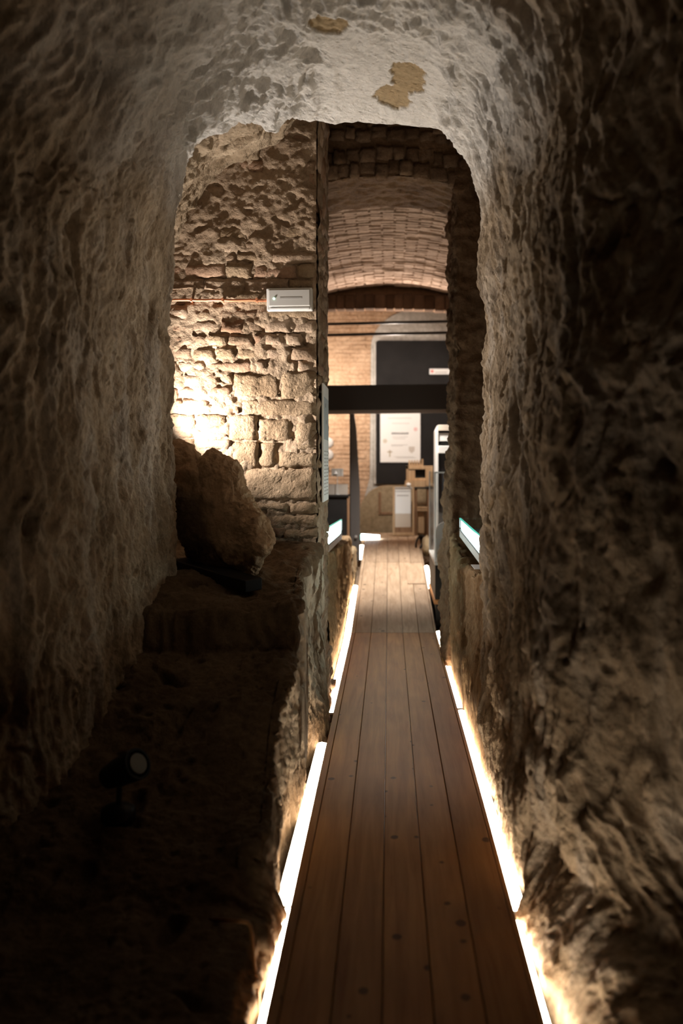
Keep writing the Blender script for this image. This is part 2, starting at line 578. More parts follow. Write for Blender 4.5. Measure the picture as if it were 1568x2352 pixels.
# ----------------------------------------------------------------------------
# tunnel shell: one cross-section swept along Y, split into walls and ceiling
# ----------------------------------------------------------------------------
ST = {
    -0.8: [(-2.5, -.4), (-2.55, .5), (-2.55, 1.5), (-2.4, 2.2), (-2.0, 2.8), (-1.5, 3.4), (-.8, 3.85), (-.2, 4.0), (.3, 3.9), (.7, 3.75), (1.1, 3.4), (1.4, 2.8), (1.5, 2.2), (1.5, 1.5), (1.4, .15), (.66, .0), (.52, -.4)],
    2.0: [(-2.5, -.4), (-2.55, .5), (-2.55, 1.5), (-2.5, 2.1), (-2.3, 2.6), (-1.7, 3.25), (-.8, 3.8), (-.2, 3.95), (.3, 3.85), (.8, 3.65), (1.25, 3.2), (1.5, 2.6), (1.55, 2.1), (1.5, 1.5), (1.35, .12), (.64, .0), (.50, -.4)],
    2.6: [(-2.25, -.4), (-2.3, .5), (-2.3, 1.5), (-2.2, 2.1), (-2.0, 2.55), (-1.5, 3.2), (-.7, 3.65), (-.2, 3.75), (.22, 3.66), (.58, 3.46), (.90, 3.05), (1.04, 2.55), (1.02, 2.0), (1.08, 1.5), (1.12, .16), (.60, .05), (.485, -.4)],
    3.2: [(-1.75, -.4), (-1.78, .5), (-1.76, 1.4), (-1.66, 2.0), (-1.50, 2.5), (-1.14, 3.05), (-.6, 3.42), (-.2, 3.52), (.18, 3.44), (.42, 3.26), (.58, 2.95), (.63, 2.5), (.58, 2.0), (.545, 1.5), (.52, .8), (.49, .1), (.50, -.4)],
    3.6: [(-1.27, -.4), (-1.29, .5), (-1.28, 1.5), (-1.25, 2.15), (-1.18, 2.56), (-.93, 3.03), (-.54, 3.33), (-.2, 3.41), (.14, 3.37), (.35, 3.22), (.49, 2.95), (.55, 2.56), (.545, 2.1), (.525, 1.55), (.505, .8), (.485, .1), (.49, -.4)],
    3.9: [(-1.17, -.4), (-1.19, .5), (-1.19, 1.5), (-1.17, 2.2), (-1.10, 2.62), (-.86, 3.02), (-.52, 3.29), (-.2, 3.36), (.12, 3.33), (.32, 3.2), (.46, 2.95), (.53, 2.6), (.535, 2.1), (.52, 1.6), (.50, .8), (.485, .1), (.49, -.4)],
    4.95: [(-1.06, -.4), (-1.07, .55), (-1.11, 1.63), (-1.08, 2.3), (-1.005, 2.98), (-.80, 3.15), (-.52, 3.21), (-.2, 3.2), (.22, 3.16), (.33, 3.08), (.425, 2.93), (.47, 2.62), (.50, 2.1), (.485, 1.6), (.46, 1.0), (.48, .1), (.49, -.4)],
    5.06: [(-1.5, -.4), (-1.55, .6), (-1.55, 1.6), (-1.4, 2.25), (-1.08, 2.95), (-.84, 3.2), (-.52, 3.3), (-.2, 3.7), (.3, 4.0), (.7, 4.0), (.95, 3.8), (1.1, 3.3), (1.2, 2.4), (1.25, 1.6), (1.25, 1.0), (1.25, .1), (1.25, -.4)],
    6.0: [(-1.8, -.4), (-1.8, .6), (-1.75, 1.6), (-1.5, 2.3), (-1.2, 2.85), (-1.0, 3.22), (-.62, 3.54), (-.35, 4.2), (.3, 4.45), (.9, 4.45), (1.25, 4.1), (1.4, 3.4), (1.4, 2.4), (1.4, 1.6), (1.4, 1.0), (1.4, .1), (1.4, -.4)],
}
yk = np.array(sorted(ST))
CP = np.array([ST[k] for k in yk])                     # stations, K, 2
ys = np.concatenate([np.linspace(-0.8, 1.9, 28)[:-1], np.linspace(1.9, 2.6, 60)[:-1], np.linspace(2.6, 4.9, 390)[:-1],
                     np.linspace(4.9, 5.1, 44)[:-1], np.linspace(5.1, 6.0, 70)])
prof = pchip(yk, CP, ys)                                # ny, K, 2
ref = CP[6]
ch = np.concatenate([[0], np.cumsum(np.linalg.norm(np.diff(ref, axis=0), axis=1))])
ss = np.linspace(0, ch[-1], 1200)
pr = np.moveaxis(pchip(ch, np.moveaxis(prof, 1, 0), ss), 0, 1)   # ny, ns, 2
P = np.empty((len(ys), len(ss), 3))
P[..., 0] = pr[..., 0]
P[..., 1] = ys[:, None]
P[..., 2] = pr[..., 1]
nrm = grid_normals(P)
mid = np.array([-0.2, 0, 1.5])
toin = mid - P
toin[..., 1] = 0
sgn = np.sign((nrm * toin).sum(-1, keepdims=True))
nrm *= np.where(sgn == 0, 1, sgn)
h, wall = rock_disp(P, nrm)
X, Y, Z = P[..., 0], P[..., 1], P[..., 2]
# smooth old plaster at the crown above the far end of the vault, with two flaked patches
crown = sstep(-.42, -.25, X + 0.10 * noise3(P * 3, 60)) * (1 - sstep(.20, .30, X)) * sstep(4.05, 4.3, Y + 0.15 * noise3(P * 3, 61)) * (1 - sstep(5.0, 5.05, Y)) * sstep(2.9, 3.05, Z)
h = h * (1 - 0.85 * crown) + crown * 0.004
jag = fbm(P * 11, 4, 66, 0.65) * 0.28
def blob(cx, cy, rx, ry):
    return 1 - sstep(0.94, 1.0, np.sqrt(((X - cx) / rx) ** 2 + ((Y - cy) / ry) ** 2) + jag * 2)
patch = np.maximum(np.maximum(blob(0.02, 4.66, 0.085, 0.11), blob(0.09, 4.47, 0.08, 0.14)), blob(-0.25, 4.12, 0.09, 0.07)) * sstep(2.9, 3.05, Z)
h = h - patch * 0.012
# the wall pinches the light gap at two places on the right
low = 1 - sstep(0.0, 0.35, Z)
h = h + np.where(X > 0, low * 0.05 * np.exp(-((Y - 3.42) / 0.10) ** 2), 0)
h = np.where((X > 0) & (Y < 5), h * (0.6 + 0.4 * sstep(0.0, 0.30, Z)), h)
near = 1 - sstep(3.36, 3.55, Y)
lean = np.interp(Z, [-.2, -.03, .06, .2, .5], [-.05, -.045, .0, .10, .0])
P = P.copy()
P[..., 0] += np.where(X > 0, lean * near, 0)
fade = np.where(Y > 5.9, 1 - sstep(5.9, 6.0, Y), 1)
P2 = P + nrm * (h * fade)[..., None]
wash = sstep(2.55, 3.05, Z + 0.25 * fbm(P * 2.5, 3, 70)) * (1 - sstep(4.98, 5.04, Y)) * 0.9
wash *= sstep(3.25, 3.8, Y + 0.35 * fbm(P * 2.2, 3, 78))   # whitewash on the arch, held off the near rock to deepen its shade
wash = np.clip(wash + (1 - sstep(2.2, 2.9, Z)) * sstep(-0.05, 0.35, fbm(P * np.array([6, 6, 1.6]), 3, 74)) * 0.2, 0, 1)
cutL = int(np.searchsorted(ss, ch[4] - 0.08))
cutR = int(np.searchsorted(ss, ch[10] + 0.05))
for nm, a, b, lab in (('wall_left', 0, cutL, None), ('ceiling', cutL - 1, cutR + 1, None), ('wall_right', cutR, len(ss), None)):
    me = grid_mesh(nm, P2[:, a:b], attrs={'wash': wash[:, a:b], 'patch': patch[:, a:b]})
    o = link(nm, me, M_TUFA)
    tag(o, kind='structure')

# ----------------------------------------------------------------------------
# stepped rock ledge on the left with the side face along the walkway
# ----------------------------------------------------------------------------
hy = [(-0.8, -.04), (2.5, -.02), (2.95, .0), (3.2, .04), (3.4, .16), (3.62, .25), (3.85, .36), (4.1, .52), (4.38, .63), (4.47, .665), (4.52, .84), (4.6, .875), (5.0, .925), (5.94, 1.02)]
ysl = np.concatenate([np.linspace(-0.8, 2.2, 24)[:-1], np.linspace(2.2, 5.96, 520)])
H = np.interp(ysl, [a for a, _ in hy], [b for _, b in hy])
H = np.convolve(np.pad(H, 3, mode='edge'), np.ones(7) / 7, 'valid')
nt_, nsd = 170, 230
# t<0.5: across the top from the back wall to the edge; t>0.5: down the side face
tx = np.linspace(0, 1, nt_) ** 0.8
PX = np.empty((len(ysl), nt_ + nsd, 3))
edge = -0.43 - 0.012 * np.sin(ysl * 5.1)
rr = 0.035
for i, y in enumerate(ysl):
    top = np.stack([-2.6 + (edge[i] - rr + 2.6) * tx, np.full(nt_, y), np.full(nt_, H[i])], -1)
    L = (H[i] + 0.40)
    q = np.linspace(0, 1, nsd)
    d = q * (L + 0.02)
    ang = np.clip(d / (rr * math.pi / 2), 0, 1) * math.pi / 2
    sx = edge[i] - rr + rr * np.sin(ang)
    sz = H[i] - rr + rr * np.cos(ang) - np.clip(d - rr * math.pi / 2, 0, None)
    PX[i, :nt_] = top
    PX[i, nt_:] = np.stack([sx, np.full(nsd, y), sz], -1)
nl = grid_normals(PX)
nl *= np.where(nl[..., 2:3] + nl[..., 0:1] < 0, -1, 1)
hl, wl = rock_disp(PX, nl, 1.15, 0.35)
lim = (PX[..., 0] > -0.5)
hl = np.where(lim, hl * (0.6 + 0.4 * sstep(0.0, 0.30, PX[..., 2])), hl)
hl = np.where(lim, np.minimum(hl, 0.035), hl)
# the corner of the brick wall pushes out to the planks here
hl = hl + np.where(lim, 0.088 * np.exp(-((PX[..., 1] - 5.64) / 0.22) ** 2) * (1 - sstep(0.0, 0.5, PX[..., 2])), 0)
nearl = 1 - sstep(3.36, 3.55, PX[..., 1])
leanl = np.interp(PX[..., 2], [-.2, -.03, .06, .2, .5], [-.045, -.04, -.005, .04, .0])
PX2 = PX + nl * hl[..., None]
PX2[..., 0] -= np.where(lim, leanl * nearl, 0)
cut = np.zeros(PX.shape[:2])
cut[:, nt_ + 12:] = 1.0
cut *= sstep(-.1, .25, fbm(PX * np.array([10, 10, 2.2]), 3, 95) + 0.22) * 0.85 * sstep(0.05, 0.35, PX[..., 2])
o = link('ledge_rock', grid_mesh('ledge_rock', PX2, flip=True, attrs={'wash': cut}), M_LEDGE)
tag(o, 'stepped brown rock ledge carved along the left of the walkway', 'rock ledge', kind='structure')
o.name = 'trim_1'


def ledge_z(x, y):
    r = int(np.argmin(np.abs(ysl - y)))
    c = int(np.argmin(np.abs(PX2[r, :nt_, 0] - x)))
    return float(PX2[r, c, 2])


# ground between the rock walls under the walkway
gx, gy = np.meshgrid(np.linspace(-2.7, 1.7, 120), np.linspace(-0.9, 16.2, 420))
G = np.stack([gx, gy, np.full_like(gx, -0.17)], -1)
G[..., 2] += fbm(G * 4, 3, 90) * 0.03 + np.clip((gy - 8.77) * 0.0936, 0, 0.443)
o = link('ground', grid_mesh('ground', G), M_GROUND)
tag(o, kind='structure')

# ----------------------------------------------------------------------------
# walkway of larch planks (the floor), level then ramping up
# ----------------------------------------------------------------------------
SL = 0.0936
def deck_z(y):
    return max(0.0, (min(y, 13.5) - 8.77) * SL)

floor = empty('floor', (0.04, 1.2, 0))
tag(floor, kind='structure')
XE = [-.335, -.298, -.158, -.019, .1215, .262, .40, .42]
SEGS = [(-0.7, 8.765), (8.775, 11.98), (11.99, 13.5), (13.51, 15.0)]
for (y0, y1) in SEGS:
    for k in range(len(XE) - 1):
        w = XE[k + 1] - XE[k]
        g = 0.0032
        nm = 'plank' if w > 0.08 else 'edge_strip'
        mb = MB()
        x0, x1 = XE[k] + g / 2, XE[k + 1] - g / 2
        dz = random.uniform(-0.001, 0.001)
        z0, z1 = deck_z(y0) + dz, deck_z(y1) + dz
        b = 0.0022
        sect = [(x0, -.028), (x1, -.028), (x1, -b), (x1 - b, 0), (x0 + b, 0), (x0, -b)]
        va = [mb.bm.verts.new((sx, y0, z0 + sz)) for sx, sz in sect]
        vb = [mb.bm.verts.new((sx, y1, z1 + sz)) for sx, sz in sect]
        mb.bm.faces.new(va)
        mb.bm.faces.new(vb[::-1])
        for i in range(6):
            j = (i + 1) % 6
            mb.bm.faces.new((va[i], va[j], vb[j], vb[i]))
        mb.build(nm, M_PLANK if y1 < 9 else M_PLANKLIT, floor)
# joists and dark underlay below the planks
mb = MB()
for y in np.arange(-0.4, 15, 0.6):
    z = deck_z(y)
    mb.box(-.30, .385, y - .03, y + .03, z - .15, z - .031)
for (y0, y1) in ((-0.7, 8.76), (8.78, 13.49)):
    for sx in (-.30, .385):
        poly = [(sx - .012, y0, deck_z(y0) - .19), (sx + .012, y0, deck_z(y0) - .19), (sx + .012, y0, deck_z(y0) - .029), (sx - .012, y0, deck_z(y0) - .029)]
        mb.prism(poly, (0, y1 - y0, deck_z(y1) - deck_z(y0)))
    poly = [(-.30, y0, deck_z(y0) - .036), (.385, y0, deck_z(y0) - .036), (.385, y0, deck_z(y0) - .0295), (-.30, y0, deck_z(y0) - .0295)]
    mb.prism(poly, (0, y1 - y0, deck_z(y1) - deck_z(y0)))
mb.build('joist_frame', M_BLACK, floor)


def led(side, y0, y1, label, narrow=False):
    if narrow:
        xa, xb = (-.340, -.360) if side < 0 else (.425, .444)
    else:
        xa, xb = (-.343, -.396) if side < 0 else (.428, .474)
    x = (xa + xb) / 2
    za, zb = deck_z(y0) - .05, deck_z(y1) - .05
    t = empty('led_strip', (x, y0, za))
    tag(t, label, 'light strip', 'light strips along the plank walkway')
    lo, hi = min(xa, xb), max(xa, xb)
    mb = MB()
    mb.prism([(lo, y0, za - .008), (hi, y0, za - .008), (hi, y0, za), ((lo + hi) / 2, y0, za + .006), (lo, y0, za)], (0, y1 - y0, zb - za))
    mb.build('opal_diffuser', M_LEDNEAR if narrow else M_LED, t)
    mb = MB()
    mb.prism([(lo, y0, za - .022), (hi, y0, za - .022), (hi, y0, za - .0085), (lo, y0, za - .0085)], (0, y1 - y0, zb - za))
    mb.build('aluminium_channel', M_ALU, t)


led(-1, 2.3, 3.46, 'short bright light strip under the left plank edge, the nearest to the camera', True)
led(-1, 3.50, 5.50, 'warm light strip under the left plank edge beside the rock ledge')
led(-1, 6.20, 8.76, 'warm light strip under the left plank edge beyond the brick corner')
led(-1, 8.80, 10.9, 'light strip on the left edge of the ramp')
led(-1, 12.45, 13.4, 'farthest short light strip on the left by the dark post')
led(1, 2.2, 3.40, 'short bright light strip under the right plank edge, the nearest to the camera', True)
led(1, 3.46, 6.22, 'warm light strip under the right plank edge at the arch jamb')
led(1, 6.32, 9.0, 'warm light strip under the right plank edge below the low wall')
led(1, 10.8, 12.0, 'short light strip on the right edge of the ramp behind the acrylic case')

# ----------------------------------------------------------------------------
# masonry
# ----------------------------------------------------------------------------
def block(name, parent, org, U, V, W, u0, u1, v0, v1, proud, mat, depth=0.06, rough=0.006, nu=None, nv=None, seed=0):
    """one brick or stone: a lumpy, rounded front face with sides; org + u*U + v*V, W points out of the wall"""
    nu = nu or max(4, int((u1 - u0) / 0.03) + 2)
    nv = nv or max(4, int((v1 - v0) / 0.022) + 2)
    gu, gv = np.meshgrid(np.linspace(0, 1, nu), np.linspace(0, 1, nv), indexing='ij')
    bu, bv = np.minimum(gu, 1 - gu) * (u1 - u0), np.minimum(gv, 1 - gv) * (v1 - v0)
    e = np.minimum(bu, bv)
    rnd = -0.012 * (1 - sstep(-0.002, 0.018, e))
    jitter = rng.normal(scale=0.0035, size=(nu, nv, 2))
    uu = u0 + gu * (u1 - u0) + jitter[..., 0]
    vv = v0 + gv * (v1 - v0) + jitter[..., 1]
    pos = (np.array(org) + uu[..., None] * np.array(U) + vv[..., None] * np.array(V))
    hh = proud + rnd + fbm(pos * 16, 3, 100) * rough * 2.0 + rng.normal(scale=rough * 0.25, size=(nu, nv))
    hh = hh + (gu - .5) * rng.normal(scale=.006) + (gv - .5) * rng.normal(scale=.006)
    F = pos + hh[..., None] * np.array(W)
    verts = [tuple(p) for p in F.reshape(-1, 3)]
    idx = np.arange(nu * nv).reshape(nu, nv)
    faces = []
    for i in range(nu - 1):
        for j in range(nv - 1):
            faces.append((idx[i, j], idx[i + 1, j], idx[i + 1, j + 1], idx[i, j + 1]))
    ring = list(idx[:, 0]) + list(idx[-1, 1:]) + list(idx[-2::-1, -1]) + list(idx[0, -2:0:-1])
    base = len(verts)
    Wn = np.array(W)
    for r in ring:
        p = pos.reshape(-1, 3)[r] - Wn * depth
        verts.append(tuple(p))
    n = len(ring)
    for k in range(n):
        faces.append((ring[k], base + k, base + (k + 1) % n, ring[(k + 1) % n]))
    me = bpy.data.meshes.new(name)
    me.from_pydata(verts, [], faces)
    for p in me.polygons:
        p.use_smooth = True
    me.update()
    bm = bmesh.new()
    bm.from_mesh(me)
    bmesh.ops.recalc_face_normals(bm, faces=bm.faces[:])
    bm.to_mesh(me)
    bm.free()
    return adopt(link(name, me, mat), parent)


def pick_mat(pr=(0.62, 0.18, 0.20)):
    r = random.random()
    return M_BRICK if r < pr[0] else (M_REDBRICK if r < pr[0] + pr[1] else M_STONE)


# --- the brick wall behind the boulder, facing the camera ---
YB = 5.90
mx_, mz_ = np.meshgrid(np.arange(-1.95, -0.424, 0.007), np.arange(0.75, 4.2, 0.008), indexing='ij')
MP = np.stack([mx_, np.full_like(mx_, YB - 0.004), mz_], -1)
mh = fbm(MP * 5, 3, 120) * 0.026 + fbm(MP * 18, 3, 124) * 0.020
mh += sstep(2.6, 3.0, mz_) * 0.010
mh -= sstep(0.34, 0.6, noise3(MP * np.array([9, 9, 14]), 128)) * 0.02
MP[..., 1] -= mh
wb = link('wall_back', grid_mesh('wall_back', MP), M_MORTAR)
tag(wb, kind='structure')
kpx = YB / FPX
UB, VB, WB = (1, 0, 0), (0, 0, 1), (0, -1, 0)


def wb_block(px0, py0, px1, py1, proud, mat, rough=0.006, name='brick'):
    block(name, wb, (0, YB, 0), UB, VB, WB, (px0 - VX) * kpx + .003, (px1 - VX) * kpx - .003,
          EYE - (py1 - VY) * kpx + .003, EYE - (py0 - VY) * kpx - .003, proud, mat, rough=rough)


def z2(u0, v0, u1, v1):
    return 360 + u0 / 3.733, 620 + v0 / 3.733, 360 + u1 / 3.733, 620 + v1 / 3.733


BIG = [(660, 885, 1060, 1090), (1068, 865, 1370, 1105), (720, 1112, 1368, 1250), (620, 1245, 865, 1465), (872, 1280, 1172, 1468),
       (1185, 1290, 1365, 1545), (650, 1475, 876, 1700), (884, 1480, 1036, 1695), (1042, 1565, 1370, 1692), (763, 1704, 1370, 1978),
       (840, 1990, 1125, 2068), (1132, 1992, 1380, 2092), (980, 2095, 1380, 2196), (1000, 2202, 1120, 2290), (1092, 2205, 1380, 2306)]
for k, b in enumerate(BIG):
    wb_block(*z2(*b), 0.018 + random.uniform(-.006, .01), M_DKBRICK if k == 13 else M_STONE, rough=0.010, name='stone')
ROWS = [((330, 422), [(120, 262), (270, 478), (518, 885), (900, 1370)]),
        ((432, 545), [(110, 305), (312, 522), (550, 748), (760, 920), (930, 1150), (1160, 1370)]),
        ((552, 652), [(110, 300), (310, 440), (450, 606), (618, 828), (838, 918), (928, 1090), (1100, 1242), (1250, 1370)]),
        ((660, 770), [(90, 300), (310, 495), (510, 672), (685, 902), (915, 1137), (1150, 1370)]),
        ((776, 880), [(70, 172), (180, 412), (425, 822), (832, 940), (948, 1035), (1042, 1200), (1206, 1370)]),
        ((888, 990), [(70, 225), (232, 390), (398, 520), (530, 652)]),
        ((996, 1098), [(70, 180), (188, 420), (428, 652)]),
        ((1105, 1232), [(70, 210), (218, 442), (465, 658), (666, 712)]),
        ((1240, 1368), [(70, 330), (340, 606)]),
        ((1375, 1442), [(70, 318), (326, 612)]),
        ((1450, 1532), [(70, 200), (208, 330), (338, 640)]),
        ((1540, 1640), [(70, 300), (310, 640)]),
        ((1650, 1760), [(70, 260), (270, 640)]),
        ((1770, 1880), [(70, 400), (410, 750)]),
        ((1890, 1980), [(70, 300), (310, 750)]),
        ((1990, 2090), [(70, 360), (370, 830)]),
        ((2100, 2200), [(70, 330), (340, 640), (650, 970)]),
        ((2210, 2310), [(70, 380), (390, 700), (710, 990)]),
        ((2320, 2400), [(70, 420), (430, 800), (810, 1375)])]
for (v0, v1), us in ROWS:
    for (u0, u1) in us:
        jit = random.uniform(-4, 4)
        wb_block(*z2(u0, v0 + jit, u1, v1 + jit), random.uniform(0.002, 0.024), pick_mat(), rough=0.007)
# courses hidden further left behind the jamb and the plastered upper courses
y = 700.0
course = 0
while y > -120:
    hgt = random.uniform(26, 40)
    x = 250 + random.uniform(-40, 0)
    while x < 724:
        w = random.uniform(48, 105)
        x1 = min(x + w, 726)
        if 726 - x1 < 30:
            x1 = 726
        if x1 > 250:
            prd = random.uniform(-0.018, 0.008) if y < 600 else random.uniform(-.004, .020)
            m = pick_mat((0.66, 0.14, 0.20))
            if x1 >= 726 and random.random() < 0.25:
                m = M_REDBRICK
            wb_block(x, y - hgt, x1, y, prd, m, rough=0.008)
        x = x1
    y -= hgt
    course += 1
y = 700.0
while y < 1260:
    hgt = random.uniform(27, 34)
    x = 230.0
    while x < 372:
        x1 = min(x + random.uniform(50, 90), 377)
        wb_block(x, y, x1, y + hgt, random.uniform(0, .02), pick_mat())
        x = x1 + .5
    y += hgt

# --- the narrow reveal of that wall facing the walkway ---
ry, rz = np.meshgrid(np.arange(5.905, 6.86, 0.008), np.arange(-0.3, 4.45, 0.01), indexing='ij')
RP = np.stack([np.full_like(ry, -0.422), ry, rz], -1)
RP[..., 0] += fbm(RP * 9, 3, 140) * 0.024 + np.clip(0.35 - rz, 0, 1) * 0.10
wr = link('wall_corner', grid_mesh('wall_corner', RP, flip=True), M_MORTAR)
tag(wr, kind='structure')
z = -0.25
while z < 4.4:
    hh_ = random.uniform(0.055, 0.09) if z < 3 else random.uniform(.08, .12)
    if z > 0.9 and random.random() < 0.2:
        hh_ *= 2.0
    yv = 5.915
    while yv < 6.8:
        y1 = min(yv + random.uniform(0.10, 0.30), 6.84)
        off = max(0, 0.35 - z) * 0.10
        block('brick', wr, (-0.418 + off, 0, 0), (0, 1, 0), (0, 0, 1), (1, 0, 0), yv + .006, y1 - .006, z + .006, z + hh_ - .004,
              random.uniform(-.006, .016), pick_mat((0.55, 0.3, 0.15)), rough=0.007, nu=5, nv=4)
        yv = y1
    z += hh_

# --- low rock walls left and right of the walkway ---
def low_wall(name, side, yk_, xk, zk, label, mat, thick=0.34, seed=0):
    ysw = np.arange(yk_[0], yk_[-1], 0.012)
    xs = np.interp(ysw, yk_, xk)
    zs = np.interp(ysw, yk_, zk)
    nT, nS = 36, 130
    A = np.empty((len(ysw), nT + nS, 3))
    for i, yv in enumerate(ysw):
        r_ = 0.03
        q = np.linspace(0, 1, nS)
        Ld = zs[i] + 0.35
        d = q * Ld
        ang = np.clip(d / (r_ * math.pi / 2), 0, 1) * math.pi / 2
        sx = xs[i] - side * r_ + side * r_ * np.sin(ang)
        sz = zs[i] - r_ + r_ * np.cos(ang) - np.clip(d - r_ * math.pi / 2, 0, None)
        A[i, :nT] = np.stack([np.linspace(xs[i] - side * thick, xs[i] - side * r_, nT), np.full(nT, yv), np.full(nT, zs[i])], -1)
        A[i, nT:] = np.stack([sx, np.full(nS, yv), sz], -1)
    n_ = grid_normals(A)
    n_ *= np.where((n_[..., 2:3] + side * n_[..., 0:1]) < 0, -1, 1)
    h_, _ = rock_disp(A + seed, n_, 0.9, 0.5)
    h_ = np.minimum(h_, .03) * (0.25 + 0.75 * sstep(0.0, 0.30, A[..., 2]))
    A2 = A + n_ * h_[..., None]
    o_ = link(name, grid_mesh(name, A2, flip=(side > 0)), mat)
    tag(o_, label, kind='structure')
    return o_


low_wall('wall_low_right', -1, [4.88, 5.0, 5.6, 6.6, 7.1, 7.6], [.48, .475, .475, .47, .465, .46], [1.02, .98, .86, .85, .93, .97], None, M_LOW)
low_wall('wall_low_left', 1, [6.72, 7.2, 8.5, 10.5], [-.415, -.415, -.415, -.41], [.88, .865, .80, .70], None, M_LOW, seed=3)
low_wall('wall_low_pale', 1, [10.5, 10.8, 11.6], [-.405, -.40, -.40], [.55, .56, .50], None, M_BENCH, seed=5)
# end cap of the low wall by the ramp
mb = MB()
mb.box(-.75, -.425, 10.44, 10.5, -.1, .685, 0.01)
adopt(mb.build('end_stone', M_LOW), bpy.data.objects['wall_low_left'])

# ----------------------------------------------------------------------------
# second doorway: piers, arch, voussoirs
# ----------------------------------------------------------------------------
YF, YK = 7.5, 8.4
def pier(name, side, xedge_z, xfar, seed):
    zz = np.arange(-0.3, 4.5, 0.014)
    xe = np.interp(zz, [a for a, _ in xedge_z], [b for _, b in xedge_z])
    front = np.linspace(0, 1, 70)
    rev = np.linspace(0, 1, 70)[1:]
    A = np.empty((len(zz), 70 + 69, 3))
    for i, z_ in enumerate(zz):
        A[i, :70] = np.stack([xfar + (xe[i] - xfar) * front, np.full(70, YF), np.full(70, z_)], -1)
        A[i, 70:] = np.stack([np.full(69, xe[i]), YF + (YK - YF) * rev, np.full(69, z_)], -1)
    n_ = grid_normals(A)
    n_ *= np.where((n_[..., 1:2] + side * n_[..., 0:1]) > 0, -1, 1)
    h_ = fbm(A * 3 + seed, 3, 150) * 0.07 + fbm(A * 9 + seed, 3, 153) * 0.04 + (ridged(A * np.array([10, 10, 14]) + seed, 2, 156) - .4) * 0.02
    A2 = A + n_ * h_[..., None]
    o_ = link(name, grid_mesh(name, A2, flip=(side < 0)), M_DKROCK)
    tag(o_, kind='structure')
    return o_


pier('wall_pier_right', 1, [(-.3, .44), (0.1, .44), (.8, .455), (1.2, .47), (1.6, .505), (2.2, .505), (4.5, .51)], 1.45, 0)
pier('wall_pier_left', -1, [(-.3, -.62), (4.5, -.62)], -1.8, 9)


def arch_z(x):
    return 3.66 - 0.25 * (x + 0.03) ** 2


wa = None
xa = np.linspace(-1.8, 1.45, 160)
za = arch_z(xa)
sf = np.linspace(YF, YK, 60)
A = np.empty((160, 60 + 50, 3))
for i in range(160):
    A[i, :50] = np.stack([np.full(50, xa[i]), np.full(50, YF + .01), np.linspace(4.6, za[i], 50)], -1)
    A[i, 50:] = np.stack([np.full(60, xa[i]), sf + .01, np.full(60, za[i])], -1)
A[..., 1] -= fbm(A * 7, 3, 160) * 0.02
A[:, 50:, 2] += (fbm(A * 8, 3, 163) * 0.03)[:, 50:]
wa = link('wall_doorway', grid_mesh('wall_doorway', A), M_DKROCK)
tag(wa, kind='structure')
# voussoirs and courses above the arch
for lo, hi, w0, w1 in ((0.005, 0.12, 0.075, 0.135), (0.125, 0.235, 0.07, 0.13), (0.28, 0.37, 0.08, 0.15), (0.375, 0.46, 0.12, 0.2)):
    x = -0.72
    while x < 0.75:
        w = random.uniform(w0, w1)
        xm = x + w / 2
        jz = random.uniform(-.02, .02)
        block('brick', wa, (0, YF, 0), (1, 0, 0), (0, 0, 1), (0, -1, 0), x + .005, x + w - .005, arch_z(xm) + lo + jz, arch_z(xm) + hi - .008 + jz,
              random.uniform(0.0, 0.035), M_DKBRICK, rough=0.008, nu=5, nv=6)
        x += w

# ceiling of the passage before the doorway
cx_, cy_ = np.meshgrid(np.linspace(-1.8, 1.45, 60), np.linspace(5.9, 7.6, 50), indexing='ij')
CPas = np.stack([cx_, cy_, np.full_like(cx_, 4.42)], -1)
CPas[..., 2] += fbm(CPas * 5, 3, 170) * 0.05
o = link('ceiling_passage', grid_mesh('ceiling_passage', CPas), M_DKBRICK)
tag(o, kind='structure')
mb = MB()
mb.box(1.40, 1.46, 5.9, 7.6, -.3, 4.5)
mb.build('wall_passage', M_DKROCK)
tag(bpy.data.objects['wall_passage'], kind='structure')

# ----------------------------------------------------------------------------
# far room
# ----------------------------------------------------------------------------
def vault_z(x):
    R = 3.3
    return 3.90 - R + math.sqrt(R * R - min(abs(x + 0.02), 2.2) ** 2)

# barrel vault of bricks
mb = MB()
xs_ = np.linspace(-1.75, 1.75, 36)
vz = [vault_z(x) for x in xs_]
top = [(x, 8.35, z + .03) for x, z in zip(xs_, vz)]
bot = [(x, 13.62, z + .03) for x, z in zip(xs_, vz)]
va = [mb.bm.verts.new(p) for p in top]
vb = [mb.bm.verts.new(p) for p in bot]
for i in range(len(va) - 1):
    mb.bm.faces.new((va[i], va[i + 1], vb[i + 1], vb[i]))
vault = mb.build('ceiling_vault', M_VAULT)
tag(vault, kind='structure')


def brick_field(name, parent, mat, cells, fn):
    """many bricks too small to tell apart, joined: fn(u, v, w) -> world point, w outward"""
    verts, faces = [], []
    for (u0, u1, v0, v1, d) in cells:
        b = len(verts)
        t = 0.006
        for (uu, vv, ww) in ((u0, v0, 0), (u1, v0, 0), (u1, v1, 0), (u0, v1, 0), (u0 + t, v0 + t, d), (u1 - t, v0 + t, d + rng.normal() * .002), (u1 - t, v1 - t, d), (u0 + t, v1 - t, d + rng.normal() * .002)):
            verts.append(fn(uu, vv, ww))
        faces += [(b + 4, b + 5, b + 6, b + 7), (b, b + 1, b + 5, b + 4), (b + 1, b + 2, b + 6, b + 5), (b + 2, b + 3, b + 7, b + 6), (b + 3, b, b + 4, b + 7)]
    me = bpy.data.meshes.new(name)
    me.from_pydata(verts, [], faces)
    me.update()
    bm = bmesh.new()
    bm.from_mesh(me)
    bmesh.ops.recalc_face_normals(bm, faces=bm.faces[:])
    bm.to_mesh(me)
    bm.free()
    o_ = adopt(link(name, me, mat), parent)
    o_['kind'] = 'stuff'
    return o_


